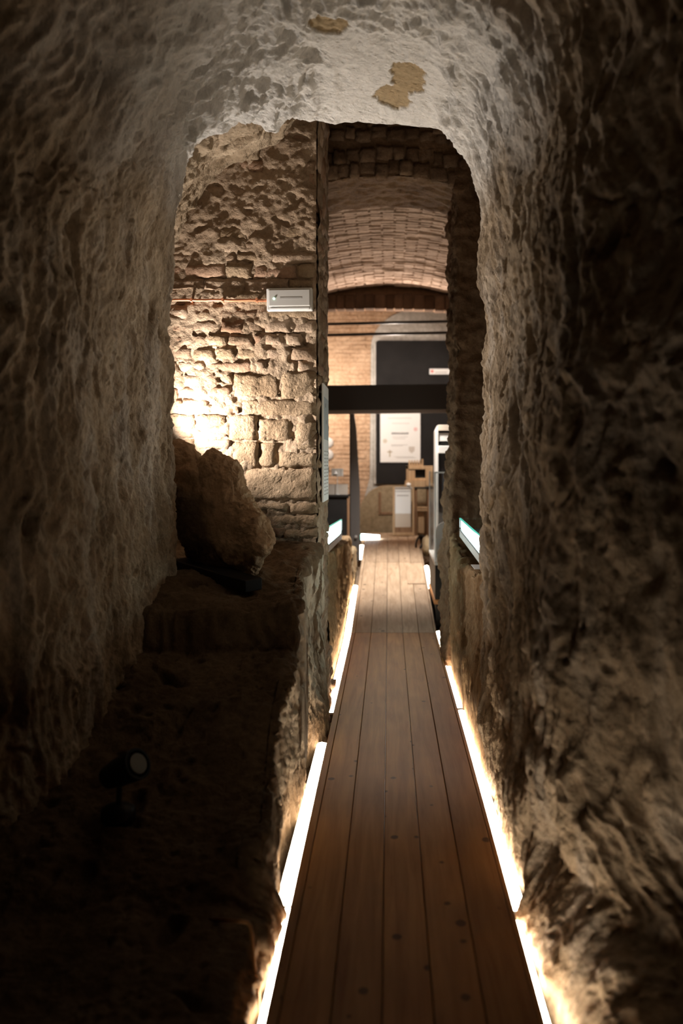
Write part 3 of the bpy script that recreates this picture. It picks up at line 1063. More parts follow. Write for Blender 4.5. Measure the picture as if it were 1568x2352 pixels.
cells = []
v = 8.42
row = 0
while v < 13.55:
    u = -1.72 + (0.13 if row % 2 else 0) - 0.1
    while u < 1.7:
        if random.random() > 0.03:
            cells.append((u + .005, u + .24, v + .005, v + .064, max(0.004, 0.020 + random.gauss(0, .006))))
        u += 0.25
    v += 0.072
    row += 1
brick_field('vault_bricks', vault, M_VAULT, cells, lambda u, v, w: (u, v, vault_z(u) + .03 - w))

# side walls of the far room
for nm, x in (('wall_far_left', -1.75), ('wall_far_right', 1.75)):
    mb = MB()
    mb.box(min(x, x * 1.05), max(x, x * 1.05), 8.35, 16.2, -.2, 4.2)
    tag(mb.build(nm, M_FARBRICK), kind='structure')
mb = MB()
mb.box(-1.8, 1.8, 13.6, 16.2, 3.97, 4.05)
tag(mb.build('ceiling_far', M_FARBRICK), kind='structure')

# hanging arch of bricks on edge
def hang_z(x):
    return 3.60 - 0.035 * (x - 0.05) ** 2 - 0.012 * x
mb = MB()
n = 40
xs_ = np.linspace(-1.75, 1.75, n)
sec = [[mb.bm.verts.new(p) for p in ((x, 13.62, hang_z(x) + .008), (x, 13.85, hang_z(x) + .008), (x, 13.85, 4.05), (x, 13.62, hang_z(x) + .19))] for x in xs_]
for i in range(n - 1):
    for k in range(4):
        a, b = sec[i], sec[i + 1]
        mb.bm.faces.new((a[k], a[(k + 1) % 4], b[(k + 1) % 4], b[k]))
wh = mb.build('wall_hanging_arch', M_DKROCK)
tag(wh, kind='structure')
x = -1.15
while x < 1.15:
    w = random.uniform(.115, .15)
    zc = hang_z(x + w / 2)
    mb = MB()
    mb.box(x + .006, x + w - .006, 13.58 + random.uniform(-.01, .012), 13.80, zc + random.uniform(-.012, .0), zc + .205 + random.uniform(-.012, .012), .008)
    mb.build('brick', M_SHADEBRICK, wh)
    x += w

# far wall with brick left and plastered niche right
YW = 16.0
mb = MB()
mb.box(-1.8, 1.8, YW, YW + .12, -.2, 4.2)
wf = mb.build('wall_far', M_FARBRICK)
tag(wf, kind='structure')
cells = []
v = 0.4
row = 0
while v < 3.95:
    u = -1.74 + (0.125 if row % 2 else 0)
    while u < 0.2:
        cells.append((u + .004, u + .243, v + .004, v + .062, max(0.004, 0.012 + random.gauss(0, .004))))
        u += 0.25
    v += 0.068
    row += 1
brick_field('wall_bricks', wf, M_FARBRICK, cells, lambda u, v, w: (u, YW - w, v))
# plastered arch panel
poly = []
xl = at(852, 0, YW).x
for k in range(13):
    a = math.pi - (math.pi / 2) * k / 12
    poly.append((0.55 + (0.55 - xl) * math.cos(a), YW - .02, 3.35 + 0.62 * math.sin(a)))
poly += [(1.7, YW - .02, 3.97), (1.7, YW - .02, .4), (xl - .12, YW - .02, .4), (xl - .10, YW - .02, .95), (xl - .02, YW - .02, 1.25)]
mb = MB()
mb.prism(poly, (0, -.035, 0))
adopt(mb.build('plaster_panel', M_PLASTER), wf)

# charcoal display board
p0, p1 = at(863, 782, 15.9), at(863, 1111, 15.9)
t = empty('display_board', (0.6, 15.9, p1.z))
tag(t, 'large charcoal board on the far wall behind the white poster', 'board')
mb = MB()
rc = .05
pl = [(p0.x, 15.942, p1.z), (p0.x, 15.942, p0.z - rc)] + [(p0.x + rc - rc * math.cos(a), 15.942, p0.z - rc + rc * math.sin(a)) for a in (0.4, 0.8, 1.2, 1.57)] + [(1.6, 15.942, p0.z), (1.6, 15.942, p1.z)]
mb.prism(pl, (0, -.05, 0))
mb.build('panel', M_CHAR, t)
mb = MB()
mb.box(p0.x - .03, p0.x - .001, 15.88, 15.942, p1.z, p0.z - rc)
mb.build('pale_edging', M_PLASTER, t)
YP = 15.88

# poster
a, b = at(873, 949, YP), at(965, 1062, YP)
t = empty('poster', (a.x, YP, b.z))
tag(t, 'white printed poster with small emblems on the charcoal board', 'poster')
mb = MB(); mb.box(a.x, b.x, YP - .008, YP + .011, b.z, a.z, .002)
mb.build('sheet', M_PAPER, t)
def pp(px, py):
    return at(px, py, YP)
mb = MB()                                            # title line, illegible small lettering
x = 899.0
while x < 936:
    w = random.uniform(1.2, 2.6)
    c0, c1 = pp(x, 993.5), pp(x + w, 997.5)
    mb.box(c0.x, c1.x, YP - .0095, YP - .008, c1.z, c0.z + random.uniform(-.003, .003))
    x += w + 0.7
mb.build('title', M_INK, t)
mb = MB()
for (px0, px1, py) in ((900, 936, 1003), (902, 930, 1007), (898, 936, 1021.5), (898, 925, 1023.5), (905, 950, 1049), (910, 955, 1051), (890, 945, 960), (900, 940, 972)):
    c0, c1 = pp(px0, py), pp(px1, py + 1)
    mb.box(c0.x, c1.x, YP - .0092, YP - .008, c1.z, c0.z)
mb.build('text_lines', M_GREYINK, t)
mb = MB()
mb.lathe([(0, .032), (.0015, .032)], pp(954, 986) + Vector((0, -.008, 0)), (0, -1, 0), 16)
mb.build('red_seal', plain('pale_red_ink', (0.75, 0.5, 0.48), 0.7), t)
for (px, py, r) in ((884, 1013, .035),):
    mb = MB(); mb.lathe([(0, r), (.0015, r)], pp(px, py) + Vector((0, -.008, 0)), (0, -1, 0), 18)
    mb.lathe([(0.0015, r * .6), (.003, r * .6)], pp(px, py) + Vector((0, -.008, 0)), (0, -1, 0), 18)
    mb.build('round_emblem', plain('pale_tan_ink', (0.62, 0.57, 0.48), 0.7), t)
c = pp(945, 1033)
mb = MB(); mb.prism([(c.x - .048, YP - .008, c.z + .05), (c.x + .048, YP - .008, c.z + .05), (c.x + .046, YP - .008, c.z - .015), (c.x, YP - .008, c.z - .058), (c.x - .046, YP - .008, c.z - .015)], (0, -.0015, 0))
mb.build('shield_emblem', plain('grey_tan_ink', (0.55, 0.50, 0.45), 0.7), t)
c = pp(895, 1038)
mb = MB()
mb.box(c.x - .04, c.x + .04, YP - .0095, YP - .008, c.z - .008, c.z + .008)
mb.box(c.x - .008, c.x + .008, YP - .0095, YP - .008, c.z - .08, c.z + .03)
mb.build('cross_emblem', M_TANINK, t)

# narrow sign on the board
a, b = at(986, 847, YP), at(1034, 860, YP)
t = empty('wall_sign', (a.x, YP, b.z))
tag(t, 'narrow white sign with a red mark high on the charcoal board', 'sign')
mb = MB(); mb.box(a.x, b.x + .1, YP - .01, YP + .011, b.z, a.z, .003); mb.build('plate', M_PAPER, t)
mb = MB(); mb.lathe([(0, .026), (.0015, .026)], at(992, 853, YP) + Vector((0, -.010, 0)), (0, -1, 0), 12); mb.build('red_mark', M_REDINK, t)
mb = MB()
for px in np.arange(999, 1026, 3.4):
    c0 = at(px, 855.5, YP); mb.box(c0.x, c0.x + .016, YP - .0115, YP - .010, c0.z - .012, c0.z + .012)
mb.build('lettering', M_GREYINK, t)

# rounded stone bench below the board
mb = MB()
yb0 = 15.1
c0, c1 = at(826, 1236, yb0), at(1010, 1117, yb0)
pl = [(c0.x, yb0, .40), (c0.x, yb0, .75)]
for k in range(9):
    a = math.pi - k / 8 * math.pi / 2
    pl.append((c0.x + .42 + .42 * math.cos(a), yb0, .75 + (c1.z - .75) * math.sin(a)))
pl += [(1.5, yb0, c1.z), (1.5, yb0, .40)]
mb.prism(pl, (0, .78, 0))
o = mb.build('stone_bench', M_BENCH)
tag(o, 'rounded beige stone block at the foot of the far wall', 'stone block')
mb = MB()
c = at(872, 1130, yb0)
mb.box(c.x - .02, c.x + .02, yb0 - .015, yb0 + .01, at(0, 1182, yb0).z, c.z, .004)
mb.box(c.x, c.x + .2, yb0 - .015, yb0 + .01, at(0, 1182, yb0).z, at(0, 1176, yb0).z, .004)
adopt(mb.build('dark_groove', M_OLDWOOD), o)  # dark strips standing in for the shaded groove and step

# tie rods
for k, (yl, yr, lab) in enumerate(((745, 737.5, 'upper of two black iron tie rods below the brick arch'), (770, 763.5, 'lower of two black iron tie rods below the brick arch'))):
    Yr = 13.2
    a, b = at(640, yl + (yl - yr) * .38, Yr), at(1150, yr - (yl - yr) * .4, Yr)
    mb = MB(); mb.tube([(-1.745, Yr, a.z), (1.745, Yr, b.z)], .019, 10)
    tag(mb.build('tie_rod', M_BLACK, smooth=True), lab, 'tie rod', 'iron tie rods')

# steel beam with door post
YD = 12.3
zb0, zb1 = at(0, 941, YD).z, at(0, 883, YD).z
t = empty('steel_beam', (0, YD, zb0))
tag(t, 'deep black steel beam across the passage above the poster', 'beam')
mb = MB()
mb.prism([(-1.75, YD, at(0, 944, YD).z), (1.75, YD, at(0, 938, YD).z), (1.75, YD, at(0, 880, YD).z), (-1.75, YD, at(0, 887, YD).z)], (0, .12, 0))
mb.build('web', M_STEEL, t)
mb = MB()
mb.prism([(-1.75, YD + .0, at(0, 953, YD).z), (1.75, YD + .0, at(0, 945, YD).z), (1.75, YD, at(0, 938.3, YD).z), (-1.75, YD, at(0, 944.3, YD).z)], (0, .12, 0))
mb.build('lower_flange', M_STEELGREY, t)

# tapered door post
t = empty('door_post', (-.42, YD, deck_z(YD)))
tag(t, 'dark tapering steel post standing left of the ramp end', 'post')
zt = at(0, 951, YD).z
a0, a1 = at(805, 951, YD).x, at(813, 951, YD).x
b1 = at(826, 1130, YD).x
mb = MB()
mb.prism([(a0, YD, deck_z(YD) - .05), (b1, YD, deck_z(YD) - .05), (b1, YD, at(0, 1120, YD).z), (at(821, 1040, YD).x, YD, at(0, 1040, YD).z), (at(818, 985, YD).x, YD, at(0, 985, YD).z), (a1, YD, zt), (a0, YD, zt)], (0, .05, 0))
mb.build('post_plate', M_POST, t)
mb = MB()
mb.box(a0 - .012, a0, YD - .012, YD + .06, deck_z(YD) - .05, zt)
mb.build('edge_bar', M_BLACK, t)
mb = MB(); mb.lathe([(0, .018), (.02, .018), (.022, .012)], (at(817, 1233, YD).x, YD, at(0, 1233, YD).z), (0, -1, 0), 12)
mb.build('lock_knob', M_ALU, t)

# black cabinet left of the post
YC = 12.0
c0, c1 = at(640, 1137, YC), at(797, 1270, YC)
t = empty('cabinet', ((c0.x + c1.x) / 2, YC, deck_z(YC)))
tag(t, 'black counter cabinet behind the low wall on the left', 'cabinet')
mb = MB(); mb.box(c0.x, c1.x, YC, YC + .5, -.05, c0.z - .03, .004); mb.build('body', M_CHAR, t)
mb = MB(); mb.box(c0.x - .01, c1.x + .01, YC - .015, YC + .51, c0.z - .028, c0.z, .003); mb.build('worktop', M_BLACK, t)
mb = MB(); mb.box(at(797, 0, YC).x, at(802, 0, YC).x, YC - .006, YC, .3, c0.z - .04); mb.build('edge_trim', M_OLDWOOD, t)
zz0 = at(0, 1113, YC).z
mb = MB(); mb.box(c0.x, c1.x, YC + .20, YC + .21, c0.z, zz0); mb.build('glass_screen', plain('frosted_screen', (0.5, 0.44, 0.38), 0.3), t)

# small sign on a rod on the cabinet
YG = 12.15
a, b = at(761, 1076, YG), at(788, 1094, YG)
t = empty('table_sign', ((a.x + b.x) / 2, YG, c0.z))
tag(t, 'small white sign with a cone shade picture on a thin rod above the cabinet', 'sign')
mb = MB(); mb.box(a.x, b.x, YG, YG + .012, b.z, a.z, .002); mb.build('card', M_WHITE, t)
mb = MB(); mb.box(a.x + .105, a.x + .125, YG - .003, YG, b.z + .012, a.z - .008); mb.build('dark_band', M_GREYINK, t)
mb = MB(); mb.lathe([(0, .028), (.035, .006)], (a.x + .05, YG - .004, b.z + .03), (0, 0, 1), 14); mb.build('cone', M_PAPER, t)
mb = MB(); mb.tube([((a.x + b.x) / 2, YG + .006, c0.z + .001), ((a.x + b.x) / 2, YG + .006, b.z)], .004, 8); mb.lathe([(0, .03), (.006, .03)], ((a.x + b.x) / 2, YG + .006, c0.z + .001), (0, 0, 1), 14); mb.build('rod', M_FROST, t)

# two round white discs on the far brick wall
for py, lab in ((1016.5, 'upper of two round white discs on the far brick wall'), (1044.5, 'lower of two round white discs on the far brick wall')):
    c = at(752.5, py, 15.95)
    mb = MB(); mb.lathe([(0, .088), (.012, .088), (.028, .078), (.036, .05), (.038, .0)], (c.x, 15.99, c.z), (0, -1, 0), 24)
    tag(mb.build('wall_disc', M_WHITE, smooth=True), lab, 'disc', 'round white wall discs')

# small lit showcase at the end of the ramp on the left
YS = 13.62
a, b = at(829, 1229, YS), at(871, 1240, YS)
t = empty('low_showcase', (a.x, YS, deck_z(YS)))
tag(t, 'small glowing glass showcase low beside the dark post', 'showcase')
mb = MB(); mb.prism([(a.x, YS, b.z), (b.x, YS, b.z + .012), (b.x, YS, a.z - .02), (a.x, YS, a.z)], (0, .25, 0)); mb.build('light_panel', M_LIGHTPANEL, t)
mb = MB(); mb.box(a.x - .012, a.x - .001, YS, YS + .25, b.z, a.z); mb.build('glass_edge', M_GREENGLASS, t)
mb = MB(); mb.box(a.x, a.x + .12, YS + .05, YS + .2, deck_z(YS) - .1, b.z - .002); mb.build('plinth', M_OLDWOOD, t)

# table with the wooden press model
YT = 14.34
tz = at(0, 1119, YT).z
x0, x1 = at(921, 0, YT).x, at(995, 0, YT).x
t = empty('table', ((x0 + x1) / 2, YT + .25, .443))
tag(t, 'narrow wooden table with dark top carrying the wooden model', 'table')
mb = MB(); mb.box(x0, x1, YT, YT + .5, tz - .025, tz, .004); mb.build('table_top', M_BLACK, t)
for lx in (at(955, 0, YT).x, at(984, 0, YT).x):
    for ly in (YT + .03, YT + .44):
        mb = MB(); mb.box(lx - .018, lx + .018, ly - .018, ly + .018, .44, tz - .027, .003); mb.build('leg', M_OLDWOOD, t)
for py in (1166, 1172):
    mb = MB(); z_ = at(0, py, YT).z
    mb.box(at(953, 0, YT).x, at(988, 0, YT).x, YT + .015, YT + .04, z_ - .012, z_ + .012, .002); mb.build('stretcher', M_WOOD, t)
mb = MB(); mb.box(at(960, 0, YT).x, at(974, 0, YT).x, YT + .05, YT + .065, at(0, 1225, YT).z, at(0, 1176, YT).z, .002); mb.build('lower_panel', M_WOOD, t)

YM = 14.5
t = empty('wooden_model', (at(955, 0, YM).x, YM, tz))
tag(t, 'pale wooden press model with slatted top and black opening on the table', 'model')
def mbox(px0, px1, py0, py1, yoff, d, bev=.003):
    a, b = at(px0, py0, YM), at(px1, py1, YM)
    m_ = MB(); m_.box(a.x, b.x, YM + yoff, YM + yoff + d, b.z, a.z, bev); return m_
a = at(928, 1104, YM); b = at(976, 1110, YM)
mb = MB(); mb.prism([(a.x, YM - .06, tz + .002), (b.x, YM - .06, tz + .002), (b.x, YM - .06, a.z), (a.x + .02, YM - .06, a.z)], (0, .3, 0)); mb.build('base_board', M_WOOD, t)
mbox(933, 938, 1070, 1104, 0, .2).build('upright', M_WOOD, t)
mbox(938, 953, 1080, 1104, .01, .18).build('side_box', M_WOOD, t)
mbox(977, 994, 1070, 1116, .0, .2).build('end_panel', M_WOOD, t)
mbox(933, 977, 1070, 1078, 0, .2).build('top_rail', M_WOOD, t)
mbox(953, 977, 1078, 1098, .06, .1).build('black_opening', M_BLACK, t)
mbox(953, 977, 1098, 1104, 0.01, .18).build('sill', M_WOOD, t)
mbox(938, 972, 1066, 1070, .05, .05).build('rack_rail', M_WOOD, t)
for k in range(6):
    px = 938.5 + k * 6
    mbox(px, px + 3.4, 1057 - (k == 5) * 3, 1067, .05, .03, .001).build('slat', M_WOOD, t)
mb = MB(); mb.lathe([(0, .012), (.01, .03), (.03, .036), (.05, .03), (.06, .012)], at(938, 1113, YM - .1) + Vector((0, 0, -.03)), (0, 0, 1), 16)
o = mb.build('white_bobbin', M_PAPER, smooth=True)
o.location.z += tz - (at(938, 1113, YM - .1).z - .03)
tag(o, 'small round white bobbin on the table edge in front of the wooden model', 'bobbin')

# framed panel stand on the far floor
YE = 14.2
t = empty('panel_stand', (at(926, 0, YE).x, YE, .44))
tag(t, 'upright pale wooden frame holding a white sheet before the stone block', 'panel stand')
def ebox(px0, px1, py0, py1, yo, d, bev=.002):
    a, b = at(px0, py0, YE), at(px1, py1, YE)
    m_ = MB(); m_.box(a.x, b.x, YE + yo, YE + yo + d, b.z, a.z, bev); return m_
for (q0, q1) in ((902, 906), (947, 951)):
    ebox(q0, q1, 1119, 1231, 0, .03).build('post', M_WOOD, t)
ebox(906.2, 946.8, 1223, 1230, 0, .03).build('bottom_rail', M_WOOD, t)
ebox(906.2, 946.8, 1119, 1123, .004, .02).build('top_rail', M_ALU, t)
ebox(907, 943, 1124, 1180, .008, .006).build('white_sheet', M_PAPER, t)
ebox(907, 943, 1127, 1129, .005, .003).build('grey_line', M_GREYINK, t)
ebox(911, 938, 1137, 1139, .005, .003).build('grey_line', M_GREYINK, t)
ebox(907, 943, 1180.5, 1211, .008, .006).build('beige_sheet', M_BEIGE, t)
ebox(906.5, 946.5, 1211.5, 1223, .008, .006).build('brown_board', M_OLDWOOD, t)

# white display shelf on the right
YH = 11.4
t = empty('display_shelf', (at(1018, 0, YH).x, YH, deck_z(YH)))
tag(t, 'white open display shelf beyond the acrylic case', 'shelf')
def hbox(px0, px1, py0, py1, yo, d, bev=.003):
    a, b = at(px0, py0, YH), at(px1, py1, YH)
    m_ = MB(); m_.box(a.x, b.x, YH + yo, YH + yo + d, b.z, a.z, bev); return m_
a = at(1000, 990, YH); b = at(1006, 976, YH)
mb = MB(); mb.prism([(a.x, YH, .24), (b.x, YH, .24), (b.x, YH, b.z), (a.x, YH, a.z)], (0, .45, 0)); mb.build('side_panel', M_WHITE, t)
hbox(1006, 1060, 976, 989, 0, .4).build('top_board', M_BEIGE, t)
hbox(1006, 1060, 994, 1013, .02, .4).build('white_drawer', M_WHITE, t)
hbox(1006, 1060, 1024, 1041, -.03, .4).build('white_tray', M_WHITE, t)
hbox(1006, 1060, 1041.5, 1230, .05, .38).build('dark_panel', M_DISPLAY, t)
hbox(1006, 1060, 989, 1041, .38, .03).build('back_panel', M_BLACK, t)
a = at(1020, 1022, YH)
mb = MB()
mb.tube([(a.x - .07, YH + .05, a.z - .005), (a.x - .03, YH + .05, a.z + .022), (a.x + .03, YH + .05, a.z + .022), (a.x + .06, YH + .05, a.z)], .014, 8)
o = mb.build('black_clasp', M_BLACK, smooth=True)
tag(o, 'curved black object lying on the white tray of the display shelf', 'exhibit')
o.location.z += .004

# acrylic case on a black base, right of the ramp
M_EDGE = plain('polished_acrylic_edge', (0.62, 0.63, 0.63), 0.3)
x0, x1, y0, y1 = .435, .95, 9.45, 10.75
zc0, zc1 = at(0, 1290, 9.45).z, at(0, 1087, 9.45).z
t = empty('acrylic_case', ((x0 + x1) / 2, (y0 + y1) / 2, deck_z(10)))
tag(t, 'tall clear acrylic display case on a black base right of the ramp', 'display case')
for (nm, bx) in (('front_pane', (x0, x1, y0, y0 + .006)), ('side_pane', (x0, x0 + .006, y0, y1)), ('back_pane', (x0, x1, y1 - .006, y1))):
    mb = MB(); mb.box(*bx, zc0, zc1); mb.build(nm, M_ACRYLIC, t)
mb = MB(); mb.box(x0, x1, y0, y1, zc1, zc1 + .008); mb.build('top_pane', M_ACRYLIC, t)
mb = MB()
for (ex, ey) in ((x0 - .003, y0 - .003), (x0 - .003, y1 - .005), (x1, y0), (x1, y1)):
    mb = MB(); mb.box(ex, ex + .012, ey, ey + .012, zc0, zc1 + .01); mb.build('polished_edge', M_EDGE, t)
mb = MB(); mb.box(x0 - .003, x1, y0 - .003, y0 + .006, zc1, zc1 + .014); mb.build('polished_edge', M_EDGE, t)
mb = MB(); mb.box(x0 + .004, x1, y0 + .004, y1, deck_z(9.5) + .13, zc0 - .035, .004); mb.build('base', M_BLACK, t)
mb = MB(); mb.box(x0 - .004, x1, y0 - .004, y1, zc0 - .034, zc0 - .001, .004); mb.build('white_plate', M_WHITE, t)
mb = MB(); mb.box(x0 - .008, x1, y0 - .01, y1, deck_z(9.5) + .085, deck_z(9.5) + .128, .004); mb.build('wooden_batten', M_ORANGE, t)
mb = MB(); mb.box(x0 + .01, x1, y0 + .01, y1 - .05, -.05, deck_z(9.5) + .083); mb.build('foot', M_BLACK, t)
# what stands in it
a = at(1001, 1197, 9.9)
mb = MB()
pl = [(x0 + .03, 9.85, zc0 + .001), (x0 + .26, 9.85, zc0 + .001), (x0 + .26, 9.85, .90)]
for k in range(1, 8):
    an = math.pi / 2 * k / 7
    pl.append((x0 + .16 - .13 * math.sin(an) , 9.85, .82 + .10 * math.cos(an)))
mb.prism(pl, (0, .06, 0))
o = mb.build('exhibit_plaque', M_PAPER)
tag(o, 'white round-shouldered plaque inside the acrylic case', 'plaque')
mb = MB(); mb.box(x0 + .035, x0 + .14, 9.62, 9.66, zc0 + .001, .66, .004)
o = mb.build('exhibit_card', M_FROST)
tag(o, 'small grey card standing in front of the white plaque', 'card')

# pale curb stone and dark cable by the far ramp edge
bm = bmesh.new()
bmesh.ops.create_icosphere(bm, subdivisions=3, radius=1.0)
for v_ in bm.verts:
    p = np.array(v_.co)
    s = 1 + float(noise3(p * 2.0, 201)) * 0.22
    v_.co = Vector(p * s) * 1.0
    v_.co.x *= .06; v_.co.y *= .16; v_.co.z *= .13
me = bpy.data.meshes.new('curb_stone'); bm.to_mesh(me); bm.free()
for p in me.polygons: p.use_smooth = True
o = link('curb_stone', me, M_BENCH)
o.location = (.48, 12.6, .44)
tag(o, 'pale rounded stone at the right edge of the ramp end', 'stone')
mb = MB()
pts = [(.40 + .05 * math.sin(k * .5), 12.75 + .02 * k, deck_z(12.8) + .02 + .16 * math.sin(k * math.pi / 10)) for k in range(11)]
mb.tube(pts, .014, 8)
tag(mb.build('dark_cable', M_BLACK, smooth=True), 'dark looped cable behind the pale stone at the ramp end', 'cable')

# hatch in the ramp
mb = MB()
a, b = (0.20, 10.75), (.395, 11.85)
mb.prism([(a[0], a[1], deck_z(a[1]) + .001), (b[0], a[1], deck_z(a[1]) + .001), (b[0], a[1], deck_z(a[1]) + .007), (a[0], a[1], deck_z(a[1]) + .007)], (0, b[1] - a[1], deck_z(b[1]) - deck_z(a[1])))
tag(mb.build('floor_hatch', M_PLANKLIT), 'thin wooden hatch board lying on the right of the lit ramp', 'hatch')

# ----------------------------------------------------------------------------
# lit showcases on the low walls
# ----------------------------------------------------------------------------
def showcase(name, label, side, x, y0, y1, z0a, z1a, z0b, z1b, depth, wall_z):
    """side: which way the lit front faces; a = near end, b = far end"""
    t = empty(name, (x, (y0 + y1) / 2, wall_z))
    tag(t, label, 'showcase', 'lit showcases on the low walls')
    back = x - side * depth
    def slab(xa, xb, za0, za1, zb0, zb1, nm, mat):
        m_ = MB()
        va = [m_.bm.verts.new(p) for p in ((xa, y0, za0), (xb, y0, za0), (xb, y0, za1), (xa, y0, za1))]
        vb = [m_.bm.verts.new(p) for p in ((xa, y1, zb0), (xb, y1, zb0), (xb, y1, zb1), (xa, y1, zb1))]
        m_.bm.faces.new(va); m_.bm.faces.new(vb[::-1])
        for i in range(4):
            j = (i + 1) % 4
            m_.bm.faces.new((va[i], va[j], vb[j], vb[i]))
        return m_.build(nm, mat, t)
    slab(x, back, z0a - .055, z0a - .010, z0b - .055, z0b - .010, 'metal_frame', M_ALU)
    slab(x + side * .001, back, z0a - .010, z0a, z0b - .010, z0b, 'gasket', M_BLACK)
    slab(x - side * .012, x - side * .02, z0a + .002, z1a - .008, z0b + .002, z1b - .008, 'light_panel', M_LIGHTPANEL)
    slab(x, x - side * .006, z0a, z1a - .008, z0b, z1b - .008, 'front_pane', M_GLASS)
    slab(x, back, z1a - .008, z1a, z1b - .008, z1b, 'top_pane', M_GLASS)
    slab(x + side * .001, x - side * .010, z1a - .007, z1a + .001, z1b - .007, z1b + .001, 'glass_edge', M_GREENGLASS)
    slab(back, back + side * .006, z0a, z1a, z0b, z1b, 'back_pane', M_GLASS)
    for yy in (y0 + .15, y1 - .15):
        m_ = MB()
        m_.box(min(x - side * .10, x - side * .16), max(x - side * .10, x - side * .16), yy - .03, yy + .03, wall_z - .12, min(z0a, z0b) - .05)
        m_.build('bracket', M_BLACK, t)
    return t


showcase('showcase', 'glowing glass showcase on the low wall right of the walkway', -1, .50, 5.05, 7.06, .985, 1.09, 1.03, 1.105, .40, .86)
showcase('showcase', 'glowing glass showcase on the low wall left of the walkway', 1, -.425, 6.70, 9.0, .93, 1.055, .865, .985, .14, .83)
mb = MB()
mb.box(.49, .70, 5.7, 5.95, .862, .8645)
o = mb.build('paper_sheet', M_PAPER)
o.location.z += .025
tag(o, 'white paper sheet on the low wall under the right showcase', 'paper')

# ----------------------------------------------------------------------------
# boulder on its black slab
# ----------------------------------------------------------------------------
YO = 5.06
OUT = [(380, 1013), (400, 1014), (424, 1017), (434, 1028), (439, 1048), (445, 1062), (452, 1046), (462, 1034), (478, 1031), (500, 1038), (526, 1050), (545, 1068), (556, 1090), (560, 1118),
       (572, 1146), (588, 1164), (606, 1180), (624, 1210), (634, 1238), (628, 1262), (610, 1282), (596, 1306), (585, 1326), (540, 1330), (480, 1318), (440, 1302), (424, 1286), (404, 1256), (390, 1225), (376, 1160), (362, 1090), (362, 1040)]
out = np.array([[at(px, py, YO).x, at(px, py, YO).z] for px, py in OUT])
cen = np.array([at(480, 1180, YO).x, at(480, 1190, YO).z])
d = out - cen
ang = np.unwrap(np.arctan2(d[:, 1], d[:, 0]))
rad = np.linalg.norm(d, axis=1)
order = np.argsort(ang % (2 * math.pi))
aa = (ang % (2 * math.pi))[order]
ra = rad[order]
aa = np.concatenate([aa[-3:] - 2 * math.pi, aa, aa[:3] + 2 * math.pi])
ra = np.concatenate([ra[-3:], ra, ra[:3]])
nA, nB = 420, 130
th = np.linspace(0, 2 * math.pi, nA + 1)
ph = np.linspace(-math.pi / 2, math.pi / 2, nB)
TH, PH = np.meshgrid(th, ph, indexing='ij')
R = np.interp(TH, aa, ra)
R *= 1 + 0.03 * noise3(np.stack([np.cos(TH) * 9, np.sin(TH) * 9, TH * 0], -1), 230) + 0.016 * noise3(np.stack([np.cos(TH) * 24, np.sin(TH) * 24, TH * 0], -1), 231)
cp = np.cos(PH) ** 0.42
B = np.empty(TH.shape + (3,))
B[..., 0] = cen[0] + R * np.cos(TH) * cp
B[..., 2] = cen[1] + R * np.sin(TH) * cp
sp_ = np.sign(np.sin(PH)) * np.abs(np.sin(PH)) ** 0.9
B[..., 1] = YO + 0.13 + sp_ * 0.15 + (B[..., 0] - cen[0]) * (-0.45)
nb = grid_normals(B)
cc = B - np.array([cen[0], YO, cen[1]])
nb *= np.where((nb * cc).sum(-1, keepdims=True) < 0, -1, 1)
hb = fbm(B * 5, 3, 210) * 0.045 + (ridged(B * 8, 4, 214, 0.6) - .4) * 0.026 + fbm(B * 22, 3, 218, 0.6) * 0.014
hb *= 0.45 + 0.55 * np.abs(np.sin(PH)) ** 0.6
hb *= np.clip(np.cos(PH) * 4, 0, 1)
hb[-1] = hb[0]
B2 = B + nb * hb[..., None]
B2[-1] = B2[0]
# darker tone towards the left and bottom of the boulder
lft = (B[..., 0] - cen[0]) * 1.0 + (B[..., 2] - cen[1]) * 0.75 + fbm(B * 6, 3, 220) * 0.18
dark_tone = (1 - sstep(-.06, .03, lft)) * 0.85
o = link('boulder', grid_mesh('boulder', B2, attrs={'patch': dark_tone}), M_BOULDER)
zmin = float(B2[..., 2].min())
tag(o, 'large jagged brown boulder on a black slab on the ledge', 'boulder')
# slab: long edge runs from far left to near right, following the slope of the ledge
s0, s1 = at(398, 1296, 5.27), at(566, 1352, 4.78)
mb = MB()
ax = Vector((s1.x - s0.x, s1.y - s0.y, 0))
w_ = Vector((-ax.y, ax.x, 0)).normalized() * 0.10
def slab_z(p):
    return 0.897 + 0.11 * (p.y - 4.78)
s0.y -= .05; s1.y -= .05
q = [Vector((s0.x, s0.y, 0)), Vector((s1.x, s1.y, 0)), Vector((s1.x, s1.y, 0)) + w_, Vector((s0.x, s0.y, 0)) + w_]
for p_ in q:
    p_.z = slab_z(p_) - .012
mb.prism(q, (0, 0, .058))
es = mb.bm.edges[:]
bmesh.ops.bevel(mb.bm, geom=es, offset=.004, segments=1, affect='EDGES')
o = mb.build('black_slab', M_BLACK)
tag(o, 'black slab lying under the boulder on the rock ledge', 'plinth')

